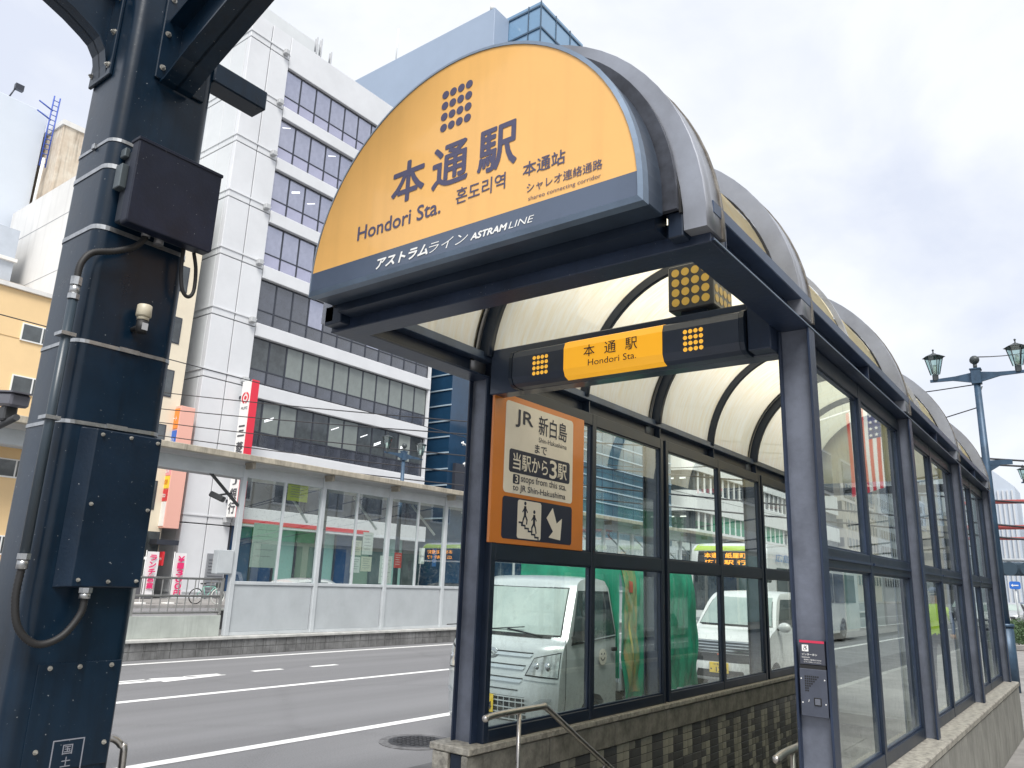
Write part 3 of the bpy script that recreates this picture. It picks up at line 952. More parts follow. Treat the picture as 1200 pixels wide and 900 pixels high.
# ================================================================== HANDRAILS
def curve(pts, n=6):
    """catmull-rom"""
    pts = [Vector(p) for p in pts]
    P = [pts[0]] + pts + [pts[-1]]
    o = []
    for i in range(1, len(P) - 2):
        for k in range(n):
            t = k / n
            a, b, c, e = P[i - 1], P[i], P[i + 1], P[i + 2]
            o.append(0.5 * ((2 * b) + (c - a) * t + (2 * a - 5 * b + 4 * c - e) * t * t + (3 * b - a - 3 * c + e) * t ** 3))
    o.append(pts[-1])
    return o
for x, lab in ((0.20, "brushed steel handrail bending down the stairs along the left wall"), (1.80, "bright steel handrail end by the intercom post, right side of the stairs")):
    hr = thing("handrail", (x, 1.0, G0), lab, "handrail")
    sx = 1 if x < 1 else -1
    y0 = -0.17 if x < 1 else 0.06
    path = curve([(x, y0, 0.195), (x, y0 + 0.10, 0.205), (x, 0.36, 0.205), (x, 0.42, 0.20), (x, 0.50, 0.165), (x, 1.30, -0.30), (x, 4.5, -2.12)], 5)
    put("rail", M().tube(path, 0.019, 12), STAIN, hr)
    put("end_cap", M().sphere((x, y0, 0.195), 0.021, 12), STAIN, hr)
    put("baluster", M().cyl((x, 0.16 if x < 1 else 0.3, G0), (x, 0.16 if x < 1 else 0.3, 0.20), 0.013, 10), STAIN, hr)
    for yy in (1.2, 2.4, 3.6):
        z = 0.165 - (yy - 0.5) * 0.568 - 0.02
        put("wall_bracket", M().tube([(x, yy, z), (x - 0.04 * sx, yy, z - 0.06), (0.01 if x < 1 else 1.93, yy, z - 0.08)], 0.007, 8), STAIN, hr)

# ================================================================== FOREGROUND STEEL POLE
pole = thing("steel_pole", (-0.81, -2.16, G0), "massive navy square steel column in the left foreground", "pole")
pp = rrect(-1.02, -0.60, -2.405, -1.915, 0.062, 8)
put("shaft", M().prism(pp, fz, G0, 6.5, smooth=True), POLE, pole)
for p in pole.children:
    try: p.data.set_sharp_from_angle(angle=R(35))
    except Exception: pass
def bolt(m, c, axis, r=0.011):
    c = Vector(c); a = Vector(axis).normalized()
    m.cyl(c, c + a * 0.004, r * 1.5, 12, smooth=False)
    m.cyl(c + a * 0.004, c + a * 0.013, r, 6, smooth=False)
    m.cyl(c + a * 0.013, c + a * 0.020, r * 0.5, 8)
    return m
def bolts(pts, axis, r, parent, name="bolt"):
    for p in pts:
        put(name, bolt(M(), p, axis, r), BOLT, parent)
BOLT = mat("weathered_bolt", (0.40, 0.39, 0.36), 0.45, 0.7, 0.3, 30)
# straps wrapped round the shaft
def strap(zf, tilt, label=None, w=0.009, slack=0.004):
    path = []
    q = rrect(-1.02 - slack, -0.60 + slack, -2.405 - slack, -1.915 + slack, 0.066, 5)
    q = q + [q[0]]
    m = M()
    for k in range(len(q) - 1):
        for (x, y) in (q[k], q[k + 1]):
            z = zf + tilt * (y + 2.16) 
            m.v += [(x, y, z - w), (x, y, z + w)]
        o = len(m.v) - 4
        m.f.append((o, o + 2, o + 3, o + 1)); m.sm.append(False)
    put("steel_strap", m, STEEL, pole, fix=False)
strap(3.085, 0.0); strap(2.935, 0.0, w=0.012); strap(2.60, 0.0, w=0.012); strap(2.011, 0.01, w=0.009); strap(1.622, 0.02, w=0.009)
put("strap_clip", M().box(-0.80, -0.77, -2.422, -2.408, 3.07, 3.10), STEEL, pole, bev=0.002)
for z_ in (2.0, 1.612):
    put("strap_clip", M().box(-0.594, -0.588, -2.20, -2.10, z_, z_ + 0.022), STEEL, pole)
# brackets at the head
def bracket_plate_x():
    m = M().box(-0.600, -0.582, -2.262, -1.975, 3.52, 4.6)
    put("bracket_plate", m, POLE, pole, bev=0.004)
    bolts([(-0.582, y, z) for y in (-2.232, -2.03) for z in (3.59, 3.80, 4.02, 4.25)], (1, 0, 0), 0.011, pole)
    # curved gusset rising away from the column, with lower and upper flanges
    low = [(-0.582, 3.50), (-0.54, 3.505), (-0.47, 3.538), (-0.39, 3.580), (-0.31, 3.615), (-0.1, 3.70), (0.107, 3.785), (1.2, 4.22)]
    top = [(1.2, 4.55), (-0.582, 3.88)]
    put("gusset", M().prism(low + top, fy, -2.155, -2.140), POLE, pole)
    flange(low, lambda a, w, z: (a, w, z), -2.235, -2.06)
    flange(top[::-1], lambda a, w, z: (a, w, z), -2.235, -2.06)
def flange(line, fn, w0, w1):
    fl = M()
    for a, b in zip(line[:-1], line[1:]):
        fl.add([fn(a[0], w0, a[1]), fn(a[0], w1, a[1]), fn(b[0], w1, b[1]), fn(b[0], w0, b[1]),
                fn(a[0], w0, a[1] + 0.014), fn(a[0], w1, a[1] + 0.014), fn(b[0], w1, b[1] + 0.014), fn(b[0], w0, b[1] + 0.014)],
               [(0, 1, 2, 3), (7, 6, 5, 4), (0, 4, 5, 1), (3, 2, 6, 7), (0, 3, 7, 4), (1, 5, 6, 2)])
    put("gusset_flange", fl, POLE, pole)
bracket_plate_x()
# the bracket on the camera-left face of the column
put("bracket_plate", M().box(-0.995, -0.755, -2.423, -2.405, 3.51, 4.5), POLE, pole, bev=0.004)
low = [(-2.423, 3.53), (-2.430, 3.58), (-2.449, 3.665), (-2.486, 3.722), (-2.532, 3.752), (-2.626, 3.800), (-2.757, 3.850), (-3.30, 4.04)]
top = [(-3.30, 4.36), (-2.423, 4.06)]
put("gusset", M().prism(low + top, fx, -0.880, -0.866), POLE, pole)
flange(low, lambda a, w, z: (w, a, z), -0.945, -0.80)
flange(top[::-1], lambda a, w, z: (w, a, z), -0.945, -0.80)
bolts([(x, -2.423, z) for x in (-0.965, -0.785) for z in (3.575, 3.78, 4.0)], (0, -1, 0), 0.012, pole)
# stub arm behind the column
put("stub_arm", M().box(-0.74, -0.60, -1.93, -1.575, 3.70, 3.83), POLE, pole, bev=0.008)
put("access_plate", M().box(-0.600, -0.594, -2.31, -1.945, 0.10, 0.545), POLE, pole, bev=0.002)
bolts([(-0.594, y, z) for y, z in ((-2.262, 0.525), (-2.135, 0.525), (-1.992, 0.525), (-2.262, 0.185), (-1.972, 0.190))], (1, 0, 0), 0.007, pole, "bolt")
# engraved plate
d = M()
ya, yb, za, zb = -2.195, -2.060, -0.12, 0.222
for (a, b, c, f_) in ((ya, yb, zb - 0.005, zb), (ya, ya + 0.005, za, zb - 0.005), (yb - 0.005, yb, za, zb - 0.005)):
    d.box(-0.594, -0.5925, a, b, c, f_)
MARK = mat("grey_marking", (0.22, 0.23, 0.27), 0.5)
put("marking_frame", d, MARK, pole)
for ch, z in (("国", 0.160), ("土", 0.110), ("交", 0.060), ("通", 0.010), ("省", -0.040)):
    text(ch, pole, MARK, (-0.5938, -2.150, z), RY, UZ, 0.040, 0.042, offset=0.01)

# shallow cover box on the shaft
cv = thing("cable_cover_box", (-0.57, -2.11, 0.87), "shallow navy cable cover screwed to the column under the straps", "cover box")
m = M()
m.add([(-0.600, -2.315, 0.868), (-0.600, -1.935, 0.868), (-0.600, -1.935, 1.600), (-0.600, -2.315, 1.600),
       (-0.535, -2.262, 0.875), (-0.535, -1.945, 0.875), (-0.535, -1.945, 1.594), (-0.535, -2.262, 1.594)],
      [(0, 1, 2, 3), (7, 6, 5, 4), (0, 4, 5, 1), (1, 5, 6, 2), (2, 6, 7, 3), (3, 7, 4, 0)])
put("cover", m, mat("cover_navy", (0.003, 0.012, 0.027), 0.36, 0, 0.25, 4, 0.12, 60, rvar=0.1, speck=0.7, spec=1.42), cv, bev=0.004)
bolts([(-0.535, y, z) for y, z in ((-2.235, 1.57), (-2.10, 1.575), (-1.965, 1.57), (-2.235, 1.245), (-1.965, 1.24), (-2.235, 0.905), (-2.10, 0.90), (-1.968, 0.905))], (1, 0, 0), 0.006, cv, "screw")
# junction box strapped higher up
jb = thing("junction_box", (-0.5, -2.12, 2.6), "black lidded junction box strapped to the upper column", "junction box")
put("box_body", M().box(-0.585, -0.50, -2.335, -1.90, 2.630, 3.015), mat("box_grey", (0.035, 0.042, 0.055), 0.4, 0.2, 0.2, 6), jb, bev=0.006)
put("lid", M().prism(rrect(-2.345, -1.885, 2.600, 3.060, 0.018), fx, -0.505, -0.435), BOXM, jb, bev=0.006, seg=2)
put("lid_rim", M().box(-0.515, -0.430, -2.350, -1.880, 3.045, 3.064), BOXM, jb, bev=0.003)
put("hinge_bracket", M().box(-0.585, -0.52, -2.372, -2.335, 2.80, 2.93).box(-0.59, -0.54, -2.36, -2.335, 2.98, 3.03), mat("hinge_grey", (0.10, 0.12, 0.13), 0.4, 0.5), jb, bev=0.004)
put("cable_gland", M().cyl((-0.54, -2.19, 2.60), (-0.54, -2.19, 2.645), 0.022, 12).cyl((-0.54, -2.12, 2.585), (-0.54, -2.12, 2.64), 0.024, 12), mat("gland_grey", (0.16, 0.16, 0.17), 0.4, 0.3), jb)
put("spare_cable", M().tube(curve([(-0.53, -1.99, 2.62), (-0.53, -1.985, 2.50), (-0.53, -1.965, 2.395), (-0.53, -1.93, 2.36), (-0.53, -1.90, 2.40), (-0.53, -1.905, 2.52), (-0.53, -1.93, 2.61)], 6), 0.010, 8), BLACK, jb)
# conduit
cd = thing("cable_conduit", (-0.56, -2.45, 0.6), "black flexible conduit running down the column between junction box and cover", "conduit")
put("flexible_hose", M().tube(curve([(-0.54, -2.19, 2.60), (-0.54, -2.23, 2.535), (-0.545, -2.32, 2.475), (-0.55, -2.42, 2.43), (-0.55, -2.462, 2.36), (-0.55, -2.468, 2.28)], 16), 0.017, 10, ring=0.86), BLACK, cd)
put("coupling", M().cyl((-0.55, -2.468, 2.285), (-0.55, -2.468, 2.245), 0.026, 8, smooth=False).cyl((-0.55, -2.468, 2.245), (-0.55, -2.468, 2.20), 0.022, 12).cyl((-0.55, -2.468, 2.20), (-0.55, -2.468, 2.175), 0.027, 8, smooth=False), STEEL, cd)
put("rigid_pipe", M().tube([(-0.55, -2.468, 2.18), (-0.55, -2.468, 1.00)], 0.021, 12), mat("dark_pipe", (0.03, 0.045, 0.06), 0.35), cd)
put("coupling", M().cyl((-0.55, -2.468, 1.01), (-0.55, -2.468, 0.985), 0.028, 8, smooth=False).cyl((-0.55, -2.468, 0.985), (-0.55, -2.468, 0.945), 0.023, 12), STEEL, cd)
put("flexible_hose", M().tube(curve([(-0.55, -2.468, 0.96), (-0.55, -2.470, 0.82), (-0.54, -2.44, 0.70), (-0.53, -2.36, 0.635), (-0.52, -2.27, 0.665), (-0.52, -2.205, 0.76), (-0.52, -2.20, 0.845)], 18), 0.017, 10, ring=0.84), BLACK, cd)
put("coupling", M().cyl((-0.52, -2.20, 0.825), (-0.52, -2.20, 0.85), 0.024, 12).cyl((-0.52, -2.20, 0.85), (-0.52, -2.20, 0.872), 0.029, 8, smooth=False), STEEL, cd)
put("saddle", M().box(-0.60, -0.522, -2.50, -2.435, 1.995, 2.012).box(-0.60, -0.522, -2.50, -2.435, 1.60, 1.617), STEEL, cd)
# small photocell
sn = thing("light_sensor", (-0.53, -2.14, 2.1), "little cream photocell with black socket on the column front", "sensor")
put("socket", M().cyl((-0.53, -2.14, 2.10), (-0.53, -2.14, 2.165), 0.026, 16).cyl((-0.60, -2.15, 2.125), (-0.53, -2.14, 2.135), 0.014, 10), BLACK, sn)
put("neck", M().cyl((-0.53, -2.14, 2.165), (-0.53, -2.14, 2.185), 0.028, 16), mat("sensor_cream", (0.46, 0.42, 0.32), 0.45, 0, 0.1, 20), sn)
put("cap", M().cyl((-0.53, -2.14, 2.183), (-0.53, -2.14, 2.245), 0.037, 20, r2=0.035), MATS["sensor_cream"], sn, bev=0.004)
put("data_label", M().box(-0.5045, -0.503, -2.152, -2.122, 2.112, 2.148), mat("label_grey", (0.35, 0.36, 0.38), 0.5), sn)
# little wheel-shaped thing half hidden behind the column foot
bk = thing("pole_base_guard", (-0.95, -1.86, G0), "low bright metal hoop guard behind the column foot", "guard")
put("hoop", M().tube(curve([(-0.80, -1.90, 0.13), (-0.78, -1.85, 0.165), (-0.76, -1.80, 0.13), (-0.75, -1.785, 0.05), (-0.75, -1.785, G0)], 5), 0.018, 10), STAIN, bk)
put("foot", M().cyl((-0.75, -1.785, G0), (-0.75, -1.785, G0 + 0.02), 0.05, 12), STAIN, bk)

# ================================================================== TRAM PLATFORM
PFX = -11.6
pb = thing("tram_platform", (-12.9, 28, RD), "raised tram platform block with grey tiled face in the middle of the street", "platform")
pb['kind'] = 'structure'; del pb['category']
put("platform_block", M().box(-14.6, -11.42, -6, 62, RD, -0.375), mat("platform_concrete", (0.33, 0.33, 0.32), 0.8, 0, 0.2, 1.5, 0.3), pb)
m = M()
for k in range(-22, 230):
    for r in range(2):
        m.box(-11.42, -11.405, k * 0.27 + 0.006, k * 0.27 + 0.264, RD + r * 0.155 + 0.006, RD + r * 0.155 + 0.149)
put("edge_tiles", m, mat("platform_tile", (0.17, 0.17, 0.17), 0.55, 0, 0.4, 2, 0.2, streak=0.5), pb, kind="stuff")
put("edge_coping", M().box(-11.75, -11.36, -6, 62, -0.43, -0.372), mat("platform_coping", (0.45, 0.45, 0.43), 0.7, 0, 0.2, 3), pb, bev=0.01)
PG = mat("platform_grey_paint", (0.50, 0.53, 0.55), 0.4, 0, 0.08, 2, rvar=0.1)
PG2 = mat("platform_grey_panel", (0.43, 0.46, 0.48), 0.35, 0, 0.08, 1.5)
pf = thing("tram_stop_shelter", (-12.5, 25, -0.375), "long pale grey glazed tram stop shelter along the middle of the street", "shelter")
Y0 = 5.86; DY = 2.2; NB = 22
for k in range(NB + 1):
    y = Y0 + DY * k
    put("post", M().box(PFX - 0.06, PFX + 0.06, y - 0.055, y + 0.055, -0.372, 3.18), PG, pf, bev=0.008)
    put("roof_bracket", M().box(PFX + 0.02, PFX + 0.34, y - 0.035, y + 0.035, 3.09, 3.235), mat("bracket_tan", (0.30, 0.27, 0.22), 0.5, 0, 0.2, 4), pf, bev=0.01)
for k in range(NB):
    ya, yb = Y0 + DY * k + 0.055, Y0 + DY * (k + 1) - 0.055
    ym = (ya + yb) / 2
    put("kick_panel", M().box(PFX - 0.015, PFX + 0.015, ya + 0.03, yb - 0.03, -0.30, 0.66), PG2, pf, bev=0.006)
    put("sill", M().box(PFX - 0.04, PFX + 0.04, ya, yb, 0.66, 0.73), PG, pf, bev=0.006)
    put("bottom_sill", M().box(PFX - 0.03, PFX + 0.03, ya, yb, -0.368, -0.30), PG, pf)
    put("header", M().box(PFX - 0.04, PFX + 0.04, ya, yb, 2.93, 3.16), PG, pf, bev=0.006)
    put("glazing_bar", M().box(PFX - 0.03, PFX + 0.03, ym - 0.025, ym + 0.025, 0.73, 2.93), PG, pf)
    for (a, b) in ((ya, ym - 0.025), (ym + 0.025, yb)):
        put("glass_pane", M().add([(PFX, a, 0.73), (PFX, b, 0.73), (PFX, b, 2.93), (PFX, a, 2.93)], [(0, 1, 2, 3)]), GLASS_T, pf, fix=False)
    # far posts and struts of the open side
    if k % 3 == 2:
        put("rear_post", M().box(-14.35, -14.25, ya, ya + 0.1, -0.372, 3.25), PG, pf)
    put("strut", M().bar((PFX - 0.05, yb - 0.3, 2.1), (PFX - 1.0, yb - 0.3, 2.95), 0.04, 0.05), PG, pf)
put("open_bay_lintel", M().box(PFX - 0.05, PFX + 0.05, -4.0, Y0 - 0.055, 2.90, 3.17), PG, pf, bev=0.01)
put("roof_edge", M().box(-11.32, -11.16, -4.0, 56, 3.235, 3.36), mat("roof_edge_tan", (0.40, 0.36, 0.29), 0.5, 0, 0.25, 3, streak=0.3), pf, bev=0.01)
put("roof_sheet", M().box(-14.7, -11.32, -4.0, 56, 3.25, 3.34), mat("roof_sheet", (0.42, 0.43, 0.43), 0.5, 0, 0.15, 2), pf)
put("soffit_lamp", M().cyl((-11.62, 3.4, 3.235), (-11.62, 3.4, 3.20), 0.09, 14), PG2, pf)
put("end_post", M().box(PFX - 0.06, PFX + 0.06, -0.3, -0.2, -0.372, 3.18), PG, pf)
# railing bay left of the shelter
fr = thing("platform_railing", (PFX, 2.5, -0.375), "metal railing with vertical bars on the open end of the tram platform", "railing")
RAIL = mat("railing_grey", (0.33, 0.33, 0.32), 0.4, 0.5, 0.15, 6)
put("base_panel", M().box(PFX - 0.03, PFX + 0.03, -2.0, 5.70, -0.372, 0.04), mat("green_grey_panel", (0.40, 0.43, 0.40), 0.5, 0, 0.12, 2, streak=0.2), fr, bev=0.006)
for z in (0.10, 0.42, 0.76):
    put("rail", M().cyl((PFX, -2.0, z), (PFX, 5.70, z), 0.022, 8), RAIL, fr)
bm_ = unit_mesh("bar", M().box(-0.008, 0.008, -0.008, 0.008, 0, 0.66), RAIL)
for k in range(44):
    inst("bar", bm_, fr, (0, -4.45 + k * 0.175, 0.475))
for y in (-1.9, 1.9, 3.8, 5.66):
    put("post", M().box(PFX - 0.025, PFX + 0.025, y - 0.025, y + 0.025, 0.04, 0.79), RAIL, fr)
# cabinet on the first post, camera light on arm
cbx = thing("post_cabinet", (PFX, 5.62, 0.85), "small pale grey cabinet fixed to the first post of the tram shelter", "cabinet")
put("body", M().box(PFX - 0.1, PFX + 0.09, 5.42, 5.80, 0.86, 1.36), PG2, cbx, bev=0.02, seg=2)
put("door_seam", M().box(PFX + 0.09, PFX + 0.094, 5.45, 5.77, 0.89, 1.33), PG, cbx)
cl = thing("bracket_floodlight", (PFX, 5.4, 2.3), "dark floodlight on a diagonal arm beside the first post of the tram shelter", "light")
put("arm", M().bar((PFX, 4.95, 3.0), (PFX, 5.80, 2.30), 0.05, 0.05), mat("dark_metal", (0.04, 0.042, 0.045), 0.5), cl)
put("arm_bar", M().cyl((PFX, 5.2, 2.45), (PFX, 5.6, 2.55), 0.02, 8), MATS["dark_metal"], cl)
put("lamp_head", M().bar((PFX - 0.1, 5.18, 2.50), (PFX + 0.1, 5.38, 2.38), 0.24, 0.12), MATS["dark_metal"], cl, bev=0.02)
# papers fixed on the panes
pm = {"w": mat("paper_white", (0.70, 0.72, 0.68), 0.6), "g": mat("pale_green_board", (0.42, 0.50, 0.46), 0.6), "y": mat("cream_paper", (0.65, 0.64, 0.52), 0.6), "b": mat("poster_blue", (0.03, 0.17, 0.45), 0.5), "yel": mat("poster_yellow", (0.55, 0.60, 0.12), 0.5), "r": mat("poster_red", (0.62, 0.05, 0.05), 0.5)}
papers = [(6.27, 6.92, 1.03, 1.98, "g", "pale green notice board behind the first panes of the tram shelter"),
          (7.05, 7.62, 2.55, 2.93, "yel", "yellow green poster hanging high in the first bay of the tram shelter"),
          (9.12, 9.42, 1.42, 1.78, "y", "topmost left cream sheet in the cluster of papers, second bay"),
          (9.12, 9.42, 1.00, 1.38, "w", "middle left white sheet in the cluster of papers, second bay"),
          (9.46, 9.80, 1.45, 2.00, "w", "tall white timetable in the cluster of papers, second bay"),
          (9.46, 9.80, 1.04, 1.40, "y", "cream sheet under the tall timetable, second bay"),
          (10.10, 10.52, 0.76, 1.45, "w", "white cabinet sheet at the foot of the third bay"),
          (10.60, 10.86, 1.16, 1.55, "r", "red bordered notice beside the white sheet, third bay"),
          (11.52, 11.72, 1.30, 1.72, "w", "white arrow sign at the right of the third bay"),
          (12.05, 12.20, 1.25, 1.72, "b", "small blue sign just past the third bay post"),
          (17.6, 18.0, 0.9, 1.5, "b", "blue poster low in the tram shelter, seen through the entrance glazing")]
for (a, b, c, d, k, lab) in papers:
    o = thing("notice", (PFX - 0.05, (a + b) / 2, c), lab, "notice")
    put("sheet", M().box(PFX - 0.03, PFX - 0.015, a, b, c, d), pm[k], o)
    g = M()
    nl = 5
    for q in range(nl):
        z = d - (d - c) * (0.14 + 0.15 * q)
        g.box(PFX - 0.0148, PFX - 0.0145, a + (b - a) * 0.14, b - (b - a) * (0.14 + 0.1 * (q % 3)), z - 0.012, z)
    if lab.startswith("white arrow"):
        g = M().prism([(11.55, 1.5), (11.61, 1.56), (11.61, 1.52), (11.69, 1.52), (11.69, 1.48), (11.61, 1.48), (11.61, 1.44)], fx, PFX - 0.0148, PFX - 0.0145)
    put("print", g, pm["w"] if k in ("r", "b") else mat("faint_print", (0.25, 0.27, 0.28), 0.6), o, kind="stuff" if not lab.startswith("white arrow") else None)
# bench and people things inside: simple bench rows
for yb in (7.4, 12.5, 20):
    bn = thing("platform_bench", (-13.2, yb, -0.375), "slatted bench on the tram platform, %s" % {7.4: "behind the first bay of panes", 12.5: "behind the fourth bay of panes", 20: "farthest of the three benches"}[yb], "bench", "benches on the tram platform")
    for q in range(3):
        put("slat", M().box(-13.42 + q * 0.13, -13.31 + q * 0.13, yb - 0.8, yb + 0.8, 0.05, 0.08), pm["w"], bn)
    for s_ in (-0.6, 0.6):
        put("leg", M().box(-13.4, -13.08, yb + s_ - 0.02, yb + s_ + 0.02, -0.372, 0.05), MATS["dark_metal"], bn)

# ================================================================== STREET LAMPS
LPM = mat("lamp_blue_steel", (0.045, 0.085, 0.14), 0.45, 0.2, 0.25, 4)
LPD = mat("lamp_dark_iron", (0.06, 0.07, 0.075), 0.5, 0.3, 0.2, 6)
LGL = glass("lantern_glass", (0.75, 0.88, 0.86), 0.15)
FIL = mat("lamp_bulb_white", (0.75, 0.78, 0.72), 0.4)
def street_lamp(loc, top, arm, label, rz=0, lean=None):
    """two lantern post; local origin on the ground, arm reach along local x"""
    t = thing("street_lamp", loc, label, "street lamp", "twin lantern street lamps", rz)
    put("pole", M().cyl((0, 0, 0), (0, 0, 1.1), 0.125, 14).cyl((0, 0, 1.1), (0, 0, 1.16), 0.14, 14).cyl((0, 0, 1.16), (0, 0, top - 0.15), 0.080, 14, r2=0.058), LPM, t, local=True)
    put("head_block", M().box(-0.085, 0.085, -0.085, 0.085, top - 0.40, top - 0.10).box(-0.1, 0.1, -0.1, 0.1, top - 0.12, top - 0.09), LPM, t, local=True, bev=0.008)
    put("finial", M().cyl((0, 0, top - 0.1), (0, 0, top + 0.02), 0.035, 10).sphere((0, 0, top + 0.09), 0.088, 14), LPD, t, local=True)
    for s in (-1, 1):
        pr = [(s * 0.07, top - 0.36), (s * 0.07, top - 0.16), (s * 0.35, top - 0.20), (s * (arm + 0.10), top - 0.22), (s * (arm + 0.10), top - 0.27), (s * 0.40, top - 0.28)]
        put("arm", M().prism(pr, fy, -0.022, 0.022), LPM, t, local=True)
        cx = s * arm; zb = top - 0.22
        lt = put("lantern", M().cyl((cx, 0, zb - 0.02), (cx, 0, zb + 0.10), 0.055, 6, smooth=False), LPD, t, local=True)
        g = M(); ribs_ = M()
        for k in range(6):
            a0, a1 = 2 * pi * k / 6, 2 * pi * (k + 1) / 6
            p = [(cx + 0.080 * math.cos(a0), 0.080 * math.sin(a0), zb + 0.10), (cx + 0.080 * math.cos(a1), 0.080 * math.sin(a1), zb + 0.10),
                 (cx + 0.165 * math.cos(a1), 0.165 * math.sin(a1), zb + 0.46), (cx + 0.165 * math.cos(a0), 0.165 * math.sin(a0), zb + 0.46)]
            g.add(p, [(0, 1, 2, 3)])
            ribs_.cyl(p[0], p[3], 0.009, 5)
        put("lantern_panes", g, LGL, lt, local=True, fix=False)
        put("lantern_frame", ribs_, LPD, lt, local=True)
        put("bulb", M().cyl((cx, 0, zb + 0.12), (cx, 0, zb + 0.30), 0.035, 10), FIL, lt, local=True)
        put("lantern_roof", M().cyl((cx, 0, zb + 0.46), (cx, 0, zb + 0.51), 0.215, 6, r2=0.11, smooth=False).cyl((cx, 0, zb + 0.51), (cx, 0, zb + 0.54), 0.05, 6).cyl((cx, 0, zb + 0.54), (cx, 0, zb + 0.61), 0.012, 6).sphere((cx, 0, zb + 0.615), 0.022, 8), LPD, lt, local=True)
    put("side_hook", M().tube([(0.08, 0, top - 0.45), (0.02, 0, top - 0.6), (-0.0, 0, top - 0.62)], 0.012, 6), LPD, t, local=True)
    return t
l1 = street_lamp((1.60, 13.0, G0), 5.40 - G0, 0.70, "tall twin lantern street lamp rising behind the far end of the entrance")
put("banner_bracket", M().prism([(0.06, 4.03), (0.42, 4.03), (0.42, 4.12), (0.06, 4.12)], fy, -0.02, 0.02).prism([(0.06, 3.92), (0.24, 4.03), (0.06, 4.03)], fy, -0.015, 0.015), LPM, l1, local=True)
put("control_box", M().box(-0.16, 0.02, -0.20, -0.09, 2.0, 3.0), LPM, l1, local=True, bev=0.01)
l2 = street_lamp((-14.9, 13.9, RD), 5.05 - RD, 0.78, "blue twin lantern street lamp rising over the tram shelter roof", rz=R(90))
l3 = street_lamp((1.86, 30.0, G0), 5.40 - G0, 0.70, "second street lamp down the pavement, mostly past the right edge of the photo")

# ================================================================== BUILDINGS ACROSS THE STREET
BW = mat("white_panel_facade", (0.64, 0.65, 0.67), 0.45, 0, 0.05, 0.4)
BW2 = mat("side_panel_facade", (0.60, 0.62, 0.63), 0.5, 0, 0.05, 0.4)
JT = mat("panel_joint", (0.30, 0.31, 0.33), 0.8)
FRM = mat("window_frame_dark", (0.045, 0.050, 0.065), 0.4, 0.3)
GLU = mat("upper_window_glass", (0.42, 0.43, 0.52), 0.06, 0.7, 0.25, 0.35)
GLU2 = mat("upper_window_glass_lower", (0.44, 0.44, 0.56), 0.15, 0.5, 0.1, 0.5)
GLD = mat("dark_window_glass", (0.05, 0.056, 0.075), 0.05, 0, 0.5, 0.4, spec=2.1)
GLB = mat("window_with_grey_blind", (0.20, 0.225, 0.215), 0.12, 0, 0.12, 0.8, spec=1.6)
GLB2 = mat("window_with_pale_blind", (0.27, 0.295, 0.28), 0.12, 0, 0.12, 0.8, spec=1.6)
GLK = mat("window_with_dark_room", (0.06, 0.07, 0.075), 0.06, 0, 0.4, 0.8, spec=1.7)

bank = thing("bank_building", (-42, 27.7, RD), "tall white panelled bank building with bands of dark windows", "building")
BX = -36.0; BY0 = 18.57; BY1 = 36.95; BT = 35.6
put("core", M().box(BX - 12, BX - 0.40, BY0 + 0.06, BY1 - 0.02, RD, BT - 0.4), JT, bank)
FH = 3.72
tops = [33.2 - FH * k for k in range(7)]       # window band tops
# white corner panels, floor by floor
pj = [BT] + [t + 0.55 for t in tops] + [6.9, 3.3, RD]
def wallpanel(x0, x1, y0, y1, z0, z1, mt=BW, nm="wall_panel"):
    return put(nm, M().box(x0, x1, y0, y1, z0, z1), mt, bank, bev=0.02)
YC = [BY0, 20.05, 21.52]
for a, b in zip(pj[:-1], pj[1:]):
    for c in range(2):
        wallpanel(BX - 0.38, BX, YC[c] + (0.03 if c else 0.0), YC[c + 1] - 0.03, b + 0.03, a - 0.03)
        if a - b > 2.5:
            pass
    for c in range(3):
        wallpanel(BX - 0.42 - c * 1.6 - 1.57, BX - 0.42 - c * 1.6, BY0, BY0 + 0.05, b + 0.03, a - 0.03, BW2)
    # short projecting course at every floor line
    put("floor_course", M().box(BX - 0.3, BX + 0.05, BY0 - 0.05, 21.50, b + 0.42, b + 0.50), BW, bank)
    put("floor_course", M().box(BX - 5.2, BX - 0.30, BY0 - 0.05, BY0, b + 0.42, b + 0.50), BW2, bank)
    put("corner_lamp", M().box(BX + 0.0, BX + 0.34, 20.95, 21.3, b + 0.15, b + 0.5), mat("small_grey_fitting", (0.45, 0.46, 0.47), 0.5), bank, bev=0.04)
# white spandrel bands
put("parapet", M().box(BX - 0.38, BX, 21.52, BY1, tops[0] + 0.03, BT - 0.04), BW, bank, bev=0.03)
for k, t in enumerate(tops):
    bt = t - 2.85
    nt_ = tops[k + 1] if k < 6 else bt - 1.25
    put("spandrel_band", M().box(BX - 0.38, BX + 0.06, 21.52, BY1, nt_ + 0.02, bt - 0.02), BW, bank, bev=0.03)
put("side_return", M().box(BX - 0.38, BX, BY1 - 0.16, BY1 + 0.02, 7.8, BT - 0.06), BW, bank)
WW = (BY1 - 0.16 - 21.52) / 12
WH = 2.85
fm_ = M()
fm_.box(0, 0.06, 0, 0.05, 0, WH).box(0, 0.06, WW - 0.05, WW, 0, WH).box(0, 0.06, 0.05, WW - 0.05, WH - 0.06, WH).box(0, 0.06, 0.05, WW - 0.05, 0, 0.06).box(0.0, 0.06, 0.05, WW - 0.05, 0.86, 0.93)
frame_me = unit_mesh("window", fm_, FRM)
def pane_me(mt, z0, z1):
    return unit_mesh("pane", M().box(0.012, 0.03, 0.05, WW - 0.05, z0, z1), mt)
pu = {}
for nm_, mt in (("u", GLU), ("d", GLD), ("b", GLB), ("b2", GLB2), ("k", GLK)):
    pu[nm_] = pane_me(mt, 0.93, WH - 0.06)
